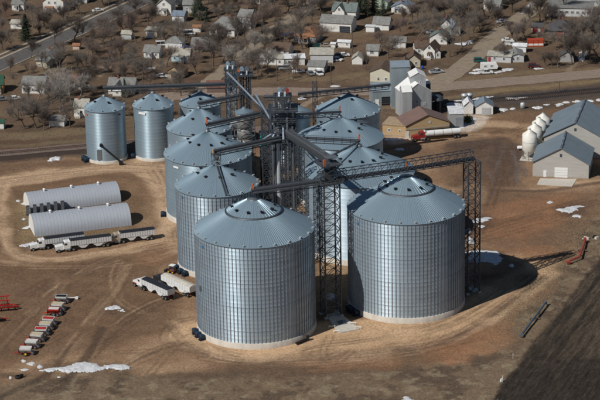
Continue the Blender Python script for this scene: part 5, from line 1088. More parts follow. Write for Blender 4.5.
# red folded implement at the left edge
p = G(1, 312); t = thing('farm_implement', 'red folded tillage implement at the left edge', 'implement', (p.x, p.y, 0), R_(10))
b = MB(); b.bar((-9, 0, 1.2), (3.4, 0, 1.2), .3); b.bar((-9, 2, 1.2), (3.4, 2, 1.2), .3)
for k in range(7): b.bar((-8.5+k*1.9, 0, 1.2), (-8.5+k*1.9, 2, 1.2), .2)
b.bar((3.2, 0, 1.2), (5.2, 1, .8), .22); b.bar((3.2, 2, 1.2), (5.2, 1, .8), .22); b.build('main_frame', M_RED, t)
for s_ in (0, 2):
    b = MB(); b.bar((-8, s_, 1.3), (-8, s_+(s_-1)*.6, 3.6), .22); b.bar((2, s_, 1.3), (2, s_+(s_-1)*.6, 3.6), .22); b.bar((-8, s_+(s_-1)*.6, 3.6), (2.6, s_+(s_-1)*.6, 3.6), .26); b.bar((-8, s_+(s_-1)*.3, 2.4), (2.6, s_+(s_-1)*.3, 2.4), .2); b.build('folded_wing', M_RED, t)
b = MB()
for k in range(16):
    for s_ in (-.4, 2.4): b.bar((-8+k*.65, s_, 3.5), (-8+k*.65, s_+(s_-1)*.5, 2.5), .08, .2)
stuff(b.build('tines', M_BLACK, t))
for x in (-4, -2.6):
    for s_ in (-.5, 2.5): wheel(t, x, s_, .6, .45)
p = G(-4, 322); t = thing('farm_implement', 'second red implement just below the folded one, left edge', 'implement', (p.x, p.y, 0), R_(10)); b = MB(); b.box((-2, 0, 1.5), (6, 1.6, 1.0)); b.bar((1, 0, 1.1), (3.4, 0, .7), .2); b.build('frame', M_RED, t); b = MB(); b.box((-2, 0, 2.2), (4.5, 1.2, .6)); b.build('hopper', M_BLACK, t)
for s_ in (-1, 1): wheel(t, -2, s_, .8, .5)

M_ARED = mat('faded_red_auger', (.30, .05, .035), .55, 0, .25, 2)
# augers at the right, pad, small yard things
a, b_ = G(585.2, 240.6, .8), G(579.5, 256.5, 1.2); t = thing('red_auger', 'red swing hopper auger lying in the weeds at right', 'auger', a); d = b_-a; b = MB(); b.tube((0, 0, 0), d, .3, .3, 10); b.build('tube', M_ARED, t)
c = G(568.5, 261.2, .9)-a; b = MB(); b.tube(d, c, .26, .26, 10); b.build('swing_tube', M_ARED, t); b = MB(); b.box((c.x, c.y, -.3), (.8, .8, .7), 0, (1.3, 1.2)); b.build('hopper', M_ARED, t)
e = G(577, 252.5, .8)-a; b = MB(); b.bar(d*.8, e, .2); b.bar((d*.75), d*.75+Vector((0, 0, -1.0)), .18); b.bar(d*.5+Vector((-.9, 0, -.4)), d*.5+Vector((.9, 0, -.4)), .16); b.build('axle', M_ARED, t)
for s_ in (-.9, .9): wheel(t, d.x*.5+s_, d.y*.5, .34, .22)
for o in t.children:
    if o.name.startswith('wheel'): o.location.z = -.45
b = MB(); b.box((0, .3, .2), (.7, .7, 1.2)); b.build('head', M_ARED, t)
a, b_ = G(521.5, 335, .7), G(546, 302, 1.1); d = b_-a; t = thing('long_auger', 'blue grey auger tube lying beside the ploughed field', 'auger', a); b = MB(); b.tube((0, 0, 0), d, .28, .28, 10); b.build('tube', mat('auger_blue', (.10, .14, .19), .4, .4, .15, 1), t)
b = MB(); b.bar(d*.55+Vector((-1.1, -.3, -.6)), d*.55+Vector((1.1, .3, -.6)), .14); b.bar(d*.55+Vector((-.8, -.2, -.6)), d*.8, .1); b.bar(d*.55+Vector((.8, .2, -.6)), d*.8, .1); b.build('undercarriage', M_STEEL, t)
for s_ in (-1.1, 1.1): wheel(t, d.x*.55+s_, d.y*.55+s_*.27, .34, .22)
for o in t.children:
    if o.name.startswith('wheel'): o.location.z = -.5
b = MB(); b.box((0, 0, -.1), (.8, .8, .7)); b.build('intake', M_STEEL2, t); b = MB(); b.box((d.x, d.y, d.z-.1), (.6, .6, .9)); b.build('discharge', M_STEEL2, t)
t = thing('dump_pit_pad', 'pale concrete dump pit pad between the front bins', 'pad', G(342, 323)); o = G(342, 323); P = [G(x, y)-o for x, y in ((326, 315.6), (338, 312), (359.6, 329.6), (338.4, 333.6))]
b = MB(); b.extr([(p.x, p.y) for p in P], lambda x, y, s_: (x, y, s_), .22, -.3); b.build('slab', M_CONC, t)
P = [G(x, y)-o for x, y in ((336.6, 322), (344, 320.4), (347.4, 324.4), (339.6, 326))]; b = MB(); b.extr([(p.x, p.y) for p in P], lambda x, y, s_: (x, y, s_), .27, .1); g = b.build('grate', M_STEEL2, t)
for k in range(6):
    f = k/5; q0 = P[0].lerp(P[1], f); q1_ = P[3].lerp(P[2], f); b = MB(); b.bar((q0.x, q0.y, .3), (q1_.x, q1_.y, .3), .1); b.build('grate_bar', M_STEEL, g)
for x, y in ((332, 328), (336.6, 332.6), (353, 324.6), (358, 329)):
    c = G(x, y)-o; b = MB(); b.tube((c.x-.9, c.y, .55), (c.x+.9, c.y+.1, .55), .12, .12, 8); b.bar((c.x-.8, c.y, 0), (c.x-.8, c.y, .55), .12); b.bar((c.x+.8, c.y+.1, 0), (c.x+.8, c.y+.1, .55), .12); b.build('guard_rail', M_WHITE, t)
a, b_ = Vector((10.9, -14.9, .5)), Vector((14.0, -11.9, .5)); d = b_-a; t = thing('discharge_conveyor', 'black low conveyor at the foot of the largest bin', 'conveyor', a); b = MB(); b.bar((0, 0, 0), d, .7, .45); b.build('trough', M_BLACK, t); b = MB(); b.box((d.x, d.y, .5), (.9, .9, .7)); b.build('drive_box', M_BLACK, t); b = MB()
for f in (.1, .5, .9): b.box((d.x*f, d.y*f, -.4), (.5, .5, .4))
b.build('feet', M_STEEL, t)
p = G(172, 272.5); t = thing('skid_loader', 'small white roofed loader with dull brown body behind the trucks', 'loader', (p.x, p.y, 0), R_(150)); b = MB(); b.box((0, 0, .9), (2.2, 1.2, .8)); b.build('body', mat('dull_brown', (.16, .06, .04), .6), t); b = MB(); b.box((-.2, 0, 1.8), (1.3, 1.2, .9)); b.build('cab_glass', M_GLASS, t); b = MB(); b.box((-.2, 0, 2.32), (1.6, 1.5, .15)); b.build('roof', M_WHITE, t); b = MB(); b.box((1.9, 0, .4), (.7, 1.7, .6)); b.bar((0, -.7, 1.6), (1.7, -.7, .6), .15); b.bar((0, .7, 1.6), (1.7, .7, .6), .15); b.build('bucket', M_BLACK, t)
for x in (-.7, .7):
    for s_ in (-.8, .8): wheel(t, x, s_, .42, .3, M_YEL)
for k, (px, py) in enumerate(((566, 117.5), (576, 119))):
    p = G(px, py); t = thing('rusty_implement', ('left' if k == 0 else 'right')+' rusty upright implement behind the rear machine shed', 'implement', (p.x, p.y, 0)); b = MB(); b.bar((-1, 0, 0), (-.6, 0, 3.6), .3); b.bar((.8, 0, 0), (-.3, 0, 3.4), .25); b.bar((-1, 0, 1.4), (1.2, 0, 1.2), .3); b.bar((0, -.8, 1.0), (0, .8, 1.0), .3); b.build('frame', mat('rust_red', (.17, .055, .035), .85, 0, .3, 2), t); b = MB(); b.box((.5, 0, 1.9), (1.2, .9, .7)); b.build('hopper', mat('rust_dark', (.09, .04, .03), .9), t)
    for s_ in (-.8, .8): wheel(t, .2, s_, .5, .3)
for px, py, lab in ((522.6, 108.4, 'white drum standing by the rail side snow heaps'),):
    p = G(px, py); t = thing('drum_tank', lab, 'tank', (p.x, p.y, 0)); b = MB(); b.lathe([(0, 0), (.85, 0), (.85, 1.9), (.5, 2.2), (0, 2.25)], 16); b.build('drum', M_ALU, t); b = MB(); b.lathe([(.87, .9), (.9, .95), (.87, 1)], 16); b.build('band', M_STIFF, t)
for px, py, w_, lab in ((556, 257.5, 0, 'pale rubble heap at the head of the red auger'),): pass
p = G(590, 238.5); t = thing('rubble_heap', 'pale rubble and blocks beside the red auger', 'rubble', (p.x, p.y, 0))
for k in range(9):
    b = MB(); s_ = rnd.uniform(.4, .9); b.box((0, 0, s_*.3), (s_*1.4, s_, s_*.7), 0, (s_*1.1, s_*.8)); b.build('block', M_CONC if k % 3 else M_BLACK, t, (rnd.uniform(-2.2, 2.2), rnd.uniform(-1, 1.4), 0), rnd.uniform(0, 3))
for px, py, lab in ((501.5, 381.5, 'tiny white marker box at the field corner'), (70, 199.5, None)):
    if lab: p = G(px, py); t = thing('marker_box', lab, 'marker', (p.x, p.y, 0), .4); b = MB(); b.box((0, 0, .35), (.6, .5, .7), 0, (.45, .4)); b.build('box', M_WHITE, t); b = MB(); b.bar((.2, 0, .6), (.6, .4, 1.4), .06); b.build('stake', M_WHITE, t)
p = G(513, 359); t = thing('post', 'thin pale stake beside the ploughed field', 'post', (p.x, p.y, 0)); b = MB(); b.tube((0, 0, 0), (0, 0, 1.5), .06, .05, 6); b.build('stake', M_CREAM, t); b = MB(); b.box((0, -.05, 1.4), (.25, .04, .2)); b.build('tag', M_WHITE, t)
p = G(543.8, 301.5); 
p = G(18, 398); t = thing('scrap_tyre', 'dark scrap bundle among snow bits at bottom left', 'scrap', tuple(G(18, 378))); b = MB(); b.lathe([(.4, 0), (.8, .05), (.85, .3), (.8, .55), (.4, .6)], 14); b.build('tyre', M_TYRE, t); b = MB(); b.box((.9, .5, .4), (.9, .4, .8), .5); b.build('bucket', M_BLACK, t)
for px, py, hgt, lab in ((352.4, 53, 9.5, 'wooden utility pole beside the dirt lane'), (316.4, 98, 11, 'thin utility pole in front of the gravel road'), (331, 84, 8, 'utility pole on the lawn left of the beige shed'), (293.5, 81, 8, 'utility pole below the short mobile home'), (277, 80.5, 8.5, 'utility pole below the long mobile home'), (559, 92, 4.2, 'short pole at the gravel road crossing'), (543.4, 122, 4, 'short pole left of the rusty implements'), (153.6, 41, 8, 'utility pole right of the beige flat garage'), (590, 60, 9, 'utility pole at the right edge near the brush')):
    p = G(px, py); t = thing('utility_pole', lab, 'pole', (p.x, p.y, 0), .3); b = MB(); b.tube((0, 0, 0), (0, 0, hgt), .16, .11, 7); b.build('pole', M_WOOD, t); b = MB(); b.box((0, 0, hgt-.5), (2.0 if hgt > 5 else .5, .12, .14)); b.build('crossarm', M_WOOD, t)
    b = MB(); [b.tube((x, 0, hgt-.42), (x, 0, hgt-.2), .05, .05, 6) for x in ((-.8, .8) if hgt > 5 else (-.1, .1))]; b.build('insulator', M_WHITE, t)

# ------------------------------------------------------------------ snow
M_SNOW = mat('old_snow', (.52, .51, .50), .7, 0, .22, 1.4, .5, 4, col2=(.76, .78, .81))
def snow(label, pts, h=.16, seed=1):
    """outline in photo positions on the ground; a thin ragged sheet melting out at its edge"""
    P = [(p.x, p.y) for p in (G(*q) for q in pts)]; P = smooth_pl(P+[P[0]], 2)[:-1]
    xs_ = [p[0] for p in P]; ys_ = [p[1] for p in P]; w_ = max(xs_)-min(xs_); d_ = max(ys_)-min(ys_); cx, cy = sum(xs_)/len(P), sum(ys_)/len(P)
    st = max(.12, min(.2, math.sqrt(w_*d_)/28)); pad = 1.2
    X, Y = np.meshgrid(np.arange(min(xs_)-pad, max(xs_)+pad, st), np.arange(min(ys_)-pad, max(ys_)+pad, st)); sc_ = min(1.0, min(w_, d_)/3.0)
    sd = poly_sd(X, Y, P)+(fbm(X+seed*7, Y, 2.2*max(.4, sc_), seed, 3)-.5)*2.6*sc_+(fbm(X, Y+seed*3, .6, seed+9, 2)-.5)*.7*sc_
    ins = sd < 0.12; Z = np.where(sd < 0, .03+h*(1-np.exp(sd/.55)), -.06)*(.75+.5*fbm(X, Y, .9, seed+3, 2))
    idx = -np.ones(X.shape, int); vs = []; fs = []
    for a in range(X.shape[0]-1):
        for b in range(X.shape[1]-1):
            c4 = ((a, b), (a, b+1), (a+1, b+1), (a+1, b))
            if sum(ins[q] for q in c4) >= 3:
                f = []
                for q in c4:
                    if idx[q] < 0: idx[q] = len(vs); vs.append((float(X[q])-cx, float(Y[q])-cy, float(Z[q])))
                    f.append(int(idx[q]))
                fs.append(tuple(f))
    if not fs: return
    mb = MB(); mb.add(vs, fs, True); o = mb.build('snow_patch', M_SNOW, None, (cx, cy, 0)); tag(o, label, 'snow patch', 'old snow patches')
def blob(x, y, a, b): return [(x-a, y), (x-a*.6, y-b*.7), (x, y-b), (x+a*.7, y-b*.6), (x+a, y), (x+a*.5, y+b*.8), (x-a*.3, y+b)]
snow('long white snow drift at the bottom left', [(40, 370.5), (52, 368), (62, 367.5), (72, 364.5), (80, 362), (92, 364), (104, 366.5), (118, 364.6), (130, 366.6), (128, 369), (112, 368.8), (98, 370), (84, 372.6), (64, 373), (56, 371)], .25, 1)
snow('ragged snow lump left of the long drift', blob(32, 363.5, 3.6, 2.2), .25, 2); snow('small flat snow scrap below the wagons', blob(24, 369.6, 3.8, 1.0), .15, 3); snow('snow scrap touching the drift tip', blob(40, 366.5, 3.0, 1.8), .2, 4)
snow('single snow crumb at the near wagon', blob(23.6, 360.8, 2.2, 1.2), .2, 5); snow('lone snow crumb left of the scrap tyre', blob(10.6, 377.6, 1.2, 1.2), .2, 6); snow('snow crumb right of the scrap bundle', blob(58.5, 377, 2.2, .7), .1, 16)
snow('thin snow pile in the middle of the brown yard', [(106, 309), (112, 305.6), (118, 306.6), (126, 308.6), (124, 310.4), (114, 309.6)], .25, 7)
snow('blue shadowed snow sheet at the foot of the free tower', [(468, 250.6), (484, 250.2), (498, 251), (501, 256), (500, 262), (494, 266), (488, 261), (474, 262.6), (466, 262)], .12, 8)
snow('small snow spot in the round bin shadow', blob(512, 265.6, 2.6, 1.6), .1, 9); snow('snow lumps right of the tower shaft', [(471, 221), (476, 218.4), (486, 217), (493, 218), (484, 221.6), (474, 223)], .2, 10)
snow('upper snow lump beside the lattice tower', blob(468.5, 231, 2.2, 3.2), .3, 11); snow('lower snow lump beside the lattice tower', blob(470, 240.6, 4.0, 4.0), .3, 12); snow('flat snow scrap right of the tower', blob(481.4, 226, 2.8, 1.2), .15, 13)
snow('scattered snow by the reddish clay at right', [(556, 209.6), (566, 207.6), (580, 205), (588, 205.6), (576, 209), (571, 214), (563, 211.6)], .2, 14); snow('snow crumbs below the clay snow', blob(576, 216.4, 5, 1.6), .15, 15); snow('snow scrap at the weeds above the red auger', blob(550, 202, 2.6, 1.4), .2, 17)
snow('bright snow scrap left of the rounded sheds', [(17, 229.6), (24, 227.6), (33, 225), (33, 226.6), (25, 229.6), (18, 231)], .2, 18); snow('snow scrap beside the first truck', [(21, 246), (27, 244), (33, 241.6), (33, 243.6), (27, 246.6)], .2, 19); snow('snow scrap near the leftmost fan unit', blob(18.6, 201, 2.2, 1.2), .2, 20); snow('snow crumb under the fan unit row', blob(24, 219, 1.8, 1.2), .2, 21); snow('snow scrap at the back shed corner', blob(25, 203.6, 3.2, .9), .2, 22)
snow('white snow heap on the earth left of the twin bins', [(49, 160.6), (54, 156.6), (60, 157.4), (61.5, 160), (54, 161)], .5, 23)
for k, (x, y, a, b, lab) in enumerate(((503, 110, 5, 1.8, 'snow heap nearest the white rail side garage'), (513, 108.6, 4, 1.2, 'low snow heap left of the white drum'), (538, 107.6, 6.5, 2.2, 'large snow heap right of the white drum'), (547.5, 104.6, 3.5, 1.2, 'dirty snow heap behind the cream tanks'), (559, 104.4, 4, 1.6, 'snow heap above the rear machine shed'), (566.5, 102.4, 3.4, 1.2, 'small snow heap near the rusty implements'), (577.5, 101.6, 6, 1.4, 'long snow heap at the right of the rail line'), (590, 101, 4, 1.2, 'snow heap at the right edge of the rail line'), (599, 100, 2.6, 1.2, 'snow heap cut by the right edge'))):
    snow(lab, blob(x, y, a, b*.8), .4, 30+k)
snow('thin snow streak along the railway', [(452, 100.4), (474, 98.6), (494, 95.6), (494, 96.8), (474, 100), (454, 101.8)], .15, 41); snow('second snow streak along the railway', [(508, 98.4), (528, 96.2), (529, 97.2), (510, 99.6)], .15, 42); snow('snow bank behind the black round tank', blob(454, 104.6, 8, 1.8), .3, 43)
snow('snow streak left of the white camper', blob(475, 72.8, 7.5, 1.2), .25, 44); snow('broad snow streak right of the white camper', [(495, 72.6), (504, 69), (515, 67.6), (514, 69.6), (504, 71.6), (497, 73.4)], .25, 45); snow('snow patch under the maroon car', blob(539, 68.4, 5.5, 1), .2, 46); snow('snow streak on the camper lawn', blob(477, 69.6, 4, 1), .2, 47)
snow('snow strip below the rightmost brush', [(577, 61), (580, 54), (584, 48), (585.5, 54), (582, 61)], .3, 48); snow('snow bank beside the white lean to', blob(462, 44, 7, 1.4), .25, 49); snow('snow scrap at the tan street verge', blob(470, 41.6, 3, 1.6), .2, 50); snow('roadside snow near the top of the tan street', [(520, 12), (526, 8), (532, 2), (533, 4), (528, 10), (522, 14)], .3, 51); snow('snow scrap behind the central leg', blob(301.5, 98.6, 4, 1.4), .3, 52); snow('snow line on the lawn left of the beige shed', blob(335, 86, 6, .8), .2, 53); snow('snow bank right of the pale blue house trees', blob(150, 68, 6, 1), .2, 54)
snow('snow on the ground before the tan office', [(384, 137.6), (398, 137.4), (404, 139.6), (392, 141), (384, 140.6)], .15, 55); snow('faint snow in the shadow beside the large pale bin', blob(401, 149.6, 4.5, 1.6), .12, 56); snow('snow beside the flat white shed', [(455, 124), (466, 118.6), (478, 118), (474, 124), (462, 128)], .06, 57); snow('snow bits in the shaded gap between front bins', blob(331, 296, 5, 4), .15, 58); snow('snow corner in the shadow at the front right bin', blob(474, 289, 4, 3.2), .15, 59); snow('snow scrap at the bottom edge', [(402, 403), (404, 397), (406, 394), (407.5, 397), (413, 399), (410, 403)], .15, 62); snow('snow mat left of the central dryer', blob(268, 232, 4, 2), .2, 61)

# ------------------------------------------------------------------ trees
def bare_tree(seed, h, spread, m_tr, m_tw, dens=1.0):
    rs = random.Random(seed); tr = MB(); tw = MB()
    def seg(mb, a, b, r0, r1, n): mb.tube(a, b, r0, r1, n, cap=False, smooth=False)
    def twig(p, d, L):
        dd = (d+Vector((rs.gauss(0, .6), rs.gauss(0, .6), rs.gauss(.2, .45)))).normalized(); e = p+dd*L; w_ = .015
        s = dd.cross(Vector((rs.gauss(0, 1), rs.gauss(0, 1), rs.gauss(0, 1)))).normalized()*w_; tw.add([p-s, p+s, e], [(0, 1, 2)])
        for k in range(2):
            q = p+dd*(L*rs.uniform(.3, .9)); d2 = (dd+Vector((rs.gauss(0, .7), rs.gauss(0, .7), rs.gauss(.1, .5)))).normalized(); s2 = s*.8; tw.add([q-s2, q+s2, q+d2*(L*.6)], [(0, 1, 2)])
    def grow(p, d, L, r, lvl):
        n = 3; q = p; dd = d
        for k in range(n):
            dd = (dd+Vector((rs.gauss(0, .15), rs.gauss(0, .15), rs.gauss(.06 if lvl else .02, .11)))).normalized(); e = q+dd*(L/n); r1 = r*(1-.3*(k+1)/n)
            seg(tr if lvl < 2 else tw, q, e, max(.018, r*(1-.3*k/n)), max(.014, r1), 6 if lvl == 0 else (4 if lvl < 2 else 3))
            if 1 <= lvl < 4 and rs.random() < .5*dens:
                s = (dd+Vector((rs.gauss(0, .8), rs.gauss(0, .8), rs.gauss(.15, .5)))).normalized(); grow(q+dd*(L/n*rs.random()), s, L*rs.uniform(.45, .7), r1*.45, lvl+1)
            if lvl >= 2:
                for _ in range(1 if lvl < 4 else 2): twig(q+dd*(L/n*rs.random()), dd, rs.uniform(.6, 1.5))
            q = e
        if lvl < 4:
            for k in range(rs.choice((2, 3)) if lvl else rs.choice((4, 5, 5))):
                a = rs.uniform(0, 6.283); t = rs.uniform(.35, .85)*spread*(1.1 if lvl < 2 else .9); ax = dd.orthogonal().normalized(); by = dd.cross(ax)
                nd = (dd*math.cos(t)+(ax*math.cos(a)+by*math.sin(a))*math.sin(t)+Vector((0, 0, .12))).normalized(); grow(q, nd, L*rs.uniform(.6, .88), r*.52, lvl+1)
    grow(Vector((0, 0, -.1)), Vector((rs.gauss(0, .05), rs.gauss(0, .05), 1)), h*.25, h*.019, 0)
    top = max(v[2] for v in tw.v); k = h/top
    for mb in (tr, tw): mb.v = [(x*k, y*k, z*k) for x, y, z in mb.v]
    print('tree', seed, len(tw.f), max(abs(v[0]) for v in tw.v))
    return tr.mesh('trunk', m_tr), tw.mesh('crown', m_tw)
B_BR = mat('grey_brown_bark', (.12, .098, .08), .95, 0, .25, 3); T_BR = mat('grey_brown_twigs', (.175, .15, .13), .95, 0, .25, 1); T_RED = mat('reddish_twigs', (.17, .128, .108), .95, 0, .25, 1); T_PALE = mat('pale_grey_twigs', (.33, .30, .265), .95, 0, .2, 1); B_PALE = mat('pale_grey_bark', (.24, .215, .185), .95, 0, .2, 2); T_DK = mat('dark_twigs', (.105, .085, .072), .95, 0, .25, 1)
PROTO = {'b': [bare_tree(s, 11, p, B_BR, T_BR, q) for s, p, q in ((1, .55, .8), (2, .75, .7), (3, .95, .6))], 'r': [bare_tree(s, 11, p, B_BR, T_RED, q) for s, p, q in ((4, .6, .9), (5, .8, .7), (6, 1.0, .6))], 'w': [bare_tree(s, 11, .7, B_PALE, T_PALE) for s in (7, 8)], 'd': [bare_tree(s, 11, .72, B_BR, T_DK) for s in (9, 10)]}
def spruce(seed):
    rs = random.Random(seed); tr = MB(); tr.tube((0, 0, 0), (0, 0, 10.6), .2, .03, 6); cr = MB()
    for k in range(34):
        z = 1.0+k*.29; R0 = 2.5*(1-(z-.6)/10.4)**.85
        for j in range(max(5, int(15*(1-z/13)))):
            a = rs.uniform(0, 6.283); L = R0*rs.uniform(.7, 1.12); d = Vector((math.cos(a), math.sin(a), -.22)); s = Vector((-math.sin(a), math.cos(a), 0))
            for q in range(5):
                f0 = q/5; c = Vector((0, 0, z))+d*(L*(f0+.18)); w_ = .34*(1.1-f0)+.1
                for sg in (-1, 1): e = c+s*(sg*w_)+d*.22+Vector((0, 0, rs.uniform(-.2, .1))); cr.add([c-d*.14, e, c+d*.2+Vector((0, 0, .05))], [(0, 1, 2)])
    return tr.mesh('trunk', B_BR), cr.mesh('crown', mat('spruce_needles', (.030, .045, .026), .9, 0, .4, 1.5))
SPR = [spruce(1), spruce(2)]
KIND = {'b': ('grey brown', 'bare'), 'r': ('reddish', 'bare'), 'w': ('pale grey', 'bare'), 'd': ('dark', 'bare'), 's': ('dark green', 'evergreen')}
TREES = []; USED = set()
def tree(px, py, h, kind, world=None):
    p = Vector((world[0], world[1], 0)) if world else G(px, py); i = len(TREES); t_, c_ = (SPR if kind == 's' else PROTO[kind])[i % (2 if kind in 'swd' else 3)]
    o = thing('spruce_tree' if kind == 's' else 'bare_tree', 'x', 'tree', (p.x, p.y, 0), (i*2.39) % 6.283, 'bare town trees' if kind != 's' else 'evergreen town trees'); k = h/11.0; wide = 1.08+.28*math.sin(i*1.7)
    o.scale = (k*wide, k*wide, k); link('trunk', t_, o); link('crown', c_, o); TREES.append((o, p.x, p.y, h, kind))
HAND = [(54, 47.5, 12, 'd'), (74, 40.5, 11.5, 'd'), (31, 57.5, 8, 'd'), (40, 31, 9, 'r'), (3, 50, 9, 'd'), (26, 41, 11, 's'), (136, 43, 15, 'r'), (112, 46, 11, 'b'), (104, 47, 9, 'r'), (124, 34, 9, 'r'), (60, 112, 14, 'w'), (72, 106, 13, 'w'), (64, 96, 12, 'w'), (80, 98, 10, 'w'), (25, 129, 12, 'b'), (36, 128, 11, 'b'), (44, 130, 8, 'd'), (70, 127, 12, 'b'), (30, 108, 11, 'b'), (18, 116, 9, 'b'), (46, 110, 12, 'b'), (10, 122, 6, 'b'), (52, 104, 10, 'b'), (38, 100, 9, 'w'),
        (125, 97, 7, 's'), (143, 82, 10, 'b'), (153, 80, 9, 'b'), (128, 84, 9, 'r'), (135, 72, 9, 'b'), (147, 78, 8, 'b'), (98, 74, 9, 'r'), (112, 78, 9, 'b'), (85, 70, 9, 'b'), (76, 72, 8, 'd'), (95, 60, 9, 'r'), (108, 62, 9, 'r'), (120, 60, 9, 'r'), (132, 62, 9, 'b'), (88, 56, 8, 'r'),
        (181, 96, 11, 'b'), (176, 90, 9, 'b'), (168, 92, 8, 'b'), (213, 66, 12, 'b'), (211, 58, 10, 'd'), (223, 62, 9, 'b'), (236, 43, 13, 'b'), (234, 68, 10, 'w'), (242, 72, 10, 'w'), (252, 74, 11, 'b'), (262, 76, 11, 'b'), (268, 72, 10, 'w'), (258, 80, 9, 'b'), (246, 60, 10, 'b'), (256, 54, 10, 'w'), (200, 20, 12, 's'), (207, 31, 10, 's'), (196, 16, 9, 's'), (155, 8, 9, 's'), (152, 28, 10, 'd'), (186, 3, 9, 'd'),
        (302, 49, 12, 'b'), (296, 32, 11, 'b'), (278, 30, 11, 'r'), (262, 32, 12, 'r'), (252, 36, 11, 'r'), (258, 20, 12, 'r'), (272, 16, 12, 'b'), (288, 14, 12, 'r'), (300, 18, 11, 'b'), (312, 20, 10, 'b'), (320, 16, 12, 'd'), (306, 6, 11, 'b'), (240, 12, 12, 'r'), (228, 14, 11, 'r'), (218, 12, 10, 'd'), (246, 44, 9, 'b'), (268, 44, 9, 'b'),
        (366, 16, 13, 's'), (374, 14, 11, 's'), (360, 12, 10, 's'), (383, 16, 9, 's'), (345, 6, 9, 's'), (388, 58, 11, 'b'), (382, 52, 9, 'r'), (366, 70, 8, 'b'), (398, 38, 9, 'r'), (418, 39, 11, 'b'), (404, 26, 9, 'r'), (412, 24, 10, 'r'), (424, 30, 10, 'b'), (436, 22, 11, 'r'), (450, 57, 14, 'b'), (462, 47, 14, 'b'), (456, 26, 11, 'b'), (468, 24, 12, 'b'), (480, 30, 10, 'b'), (474, 38, 9, 'b'), (446, 16, 10, 'r'), (462, 12, 11, 'b'), (490, 22, 10, 'd'), (496, 28, 9, 'd'), (484, 16, 9, 'b'),
        (505, 62, 8, 'b'), (497, 60, 7, 'b'), (512, 12, 11, 'd'), (506, 4, 9, 's'), (522, 36, 9, 'b'), (530, 26, 10, 'd'), (540, 22, 12, 'd'), (548, 28, 11, 'd'), (536, 14, 9, 'b'), (562, 14, 13, 'b'), (556, 50, 8, 'b'), (546, 66, 6, 'd'), (552, 66, 6, 'd'), (558, 67, 6, 'd'), (572, 64, 13, 'd'), (580, 66, 12, 'd'), (590, 62, 12, 'b'), (598, 58, 12, 'b'), (584, 46, 12, 'b'), (592, 40, 12, 'b'), (600, 30, 13, 'b'), (576, 44, 11, 'd'), (566, 46, 9, 'b'), (596, 18, 12, 'b'), (604, 48, 11, 'b'), (610, 60, 12, 'b')]
for px, py, h, k in HAND: tree(px, py, h*1.05, k)
def clear(x, y, mn):
    for an, ax, ay, w_ in ANCH:
        if abs(x-ax) < w_/2+mn and -mn*1.6 < y-ay+0 < mn*1.6+2: return False
    for o, tx, ty, h, k in TREES:
        if math.hypot(x-tx, y-ty) < 4.2: return False
    return True
ROADP = [smooth_pl(W(pl)) for pl in ([(-40, 84), (0, 65), (60, 39), (105, 18), (150, -2)], [(600, 73.5), (450, 86), (330, 92.5), (262, 91), (150, 98)], [(420, 95), (448, 78), (480, 52), (505, 28), (540, 4)], [(196, 98), (224, 70), (262, 40), (285, 22)], [(300, 90), (332, 75), (350, 60), (372, 44)])]
def near_road(x, y): return any(float(line_d(np.array([x]), np.array([y]), p)[0]) < 7 for p in ROADP)
tr_ = random.Random(12); tries = 0
ZONES = [((0, 0, 130, 60), 36), ((130, 0, 330, 48), 48), ((400, 0, 600, 48), 38), ((0, 66, 170, 128), 28), ((195, 40, 300, 80), 16), ((330, 0, 400, 12), 6)]
for (x0, y0, x1, y1), cnt in ZONES:
    n = 0; tries = 0
    while n < cnt and tries < 600:
        tries += 1; px, py = tr_.uniform(x0, x1), tr_.uniform(y0, y1); p = G(px, py)
        hh_ = tr_.uniform(5.5, 11.5)
        if not clear(p.x, p.y, 3.0) or near_road(p.x, p.y): continue
        if any(abs(p.x-a[1]) < a[3]/2+1.5 and 0 < a[2]-p.y < hh_*2.6 for a in ANCH) and tr_.random() < .88: continue
        tree(px, py, hh_, tr_.choice('bbrrbd' if px < 330 else 'bbdrb')); n += 1
ANCH = [a for a in ANCH if a[0] not in ('the navy block', 'the pale lean to', 'the farmhouse gable', 'the twin bin house gable')]
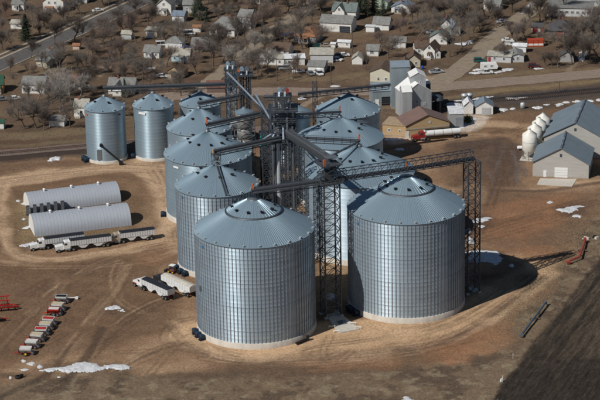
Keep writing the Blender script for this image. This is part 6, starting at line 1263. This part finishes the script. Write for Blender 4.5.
# each tree's label from what it stands beside
NUM = 0
def relate(x, y, a):
    dx, dy = x-a[1], y-a[2]
    return ('right of ' if dx > 0 else 'left of ') if abs(dx) > abs(dy) else ('behind ' if dy > 0 else 'in front of ')
for o, x, y, h, k in TREES:
    near = sorted(ANCH, key=lambda a: math.hypot(x-a[1], y-a[2])); sz = 'tall' if h > 10.5 else ('small' if h < 7.5 else 'middling'); col, nm = KIND[k]
    opts = ['%s %s %s tree %s%s' % (sz, col, nm, relate(x, y, near[i]), near[i][0]) for i in (0, 1)]
    opts += ['%s %s %s tree between %s and %s' % (sz, col, nm, near[i][0], near[j][0]) for i, j in ((0, 1), (0, 2), (1, 2))]
    opts += ['%s %s %s tree %s%s, %s%s' % (sz, col, nm, relate(x, y, near[i]), near[i][0], relate(x, y, near[j]), near[j][0]) for i in range(4) for j in range(i+1, 7)]
    lab = next((q for q in opts if q not in USED and len(q.split()) <= 16), None)
    if lab is None: lab = next((q for q in opts if len(q.split()) <= 16), opts[0])
    USED.add(lab); o['label'] = lab
# the wood and garden trees that go on beyond the town in view, one mass
ft = []
for sd_ in (21, 22): t_, c_ = bare_tree(sd_, 10, .8, B_BR, T_BR, .12); ft.append([([tuple(v.co) for v in q.vertices], [tuple(p.vertices) for p in q.polygons]) for q in (t_, c_)])
fm = MB(); n = 0
while n < 90:
    px, py = tr_.uniform(-160, 760), tr_.uniform(-75, 60)
    if -25 < px < 625 and py > -14: continue
    p = G(px, py)
    if near_road(p.x, p.y): continue
    a = tr_.uniform(0, 6.28); k = tr_.uniform(.6, 1.15); ca, sa = math.cos(a)*k, math.sin(a)*k
    for vs, fs in ft[n % 2]: fm.add([(p.x+x*ca-y*sa, p.y+x*sa+y*ca, z*k) for x, y, z in vs], fs)
    n += 1
tag(fm.build('far_trees', T_BR), 'mass of bare trees beyond the edge of the town', 'trees', None, 'stuff')
# weeds: dry stalks beside the field and round the sheds
wd = MB(); rs = random.Random(4)
for k in range(16000):
    r = rs.random()
    if r < .75: f = rs.random(); c = Vector((520+f*85, 330-f*108, 0)); px, py = c.x+rs.gauss(-12, 10), c.y+rs.gauss(-4, 7)
    elif r < .80: px, py = rs.uniform(0, 500), rs.gauss(395, 8)
    elif r < .93: px, py = rs.uniform(14, 36), rs.uniform(204, 246)
    else: px, py = rs.uniform(36, 132), 0; py = 241-(px-35)*.118+rs.gauss(0, 1)
    p = G(px, py); a = rs.uniform(0, 6.28); h = rs.uniform(.05, .18); w_ = rs.uniform(.04, .12); dx, dy = math.cos(a)*w_, math.sin(a)*w_
    wd.add([(p.x-dx, p.y-dy, -.1), (p.x+dx, p.y+dy, -.1), (p.x+dx*.3+rs.gauss(0, .15), p.y+dy*.3+rs.gauss(0, .15), h)], [(0, 1, 2)])
tag(wd.build('dry_weeds', mat('dry_weed', (.23, .185, .12), .95, 0, .35, .3)), 'dry tan weeds along the field edge and yard margins', 'weeds', None, 'stuff')
print('objects', len(bpy.data.objects), 'trees', len(TREES))
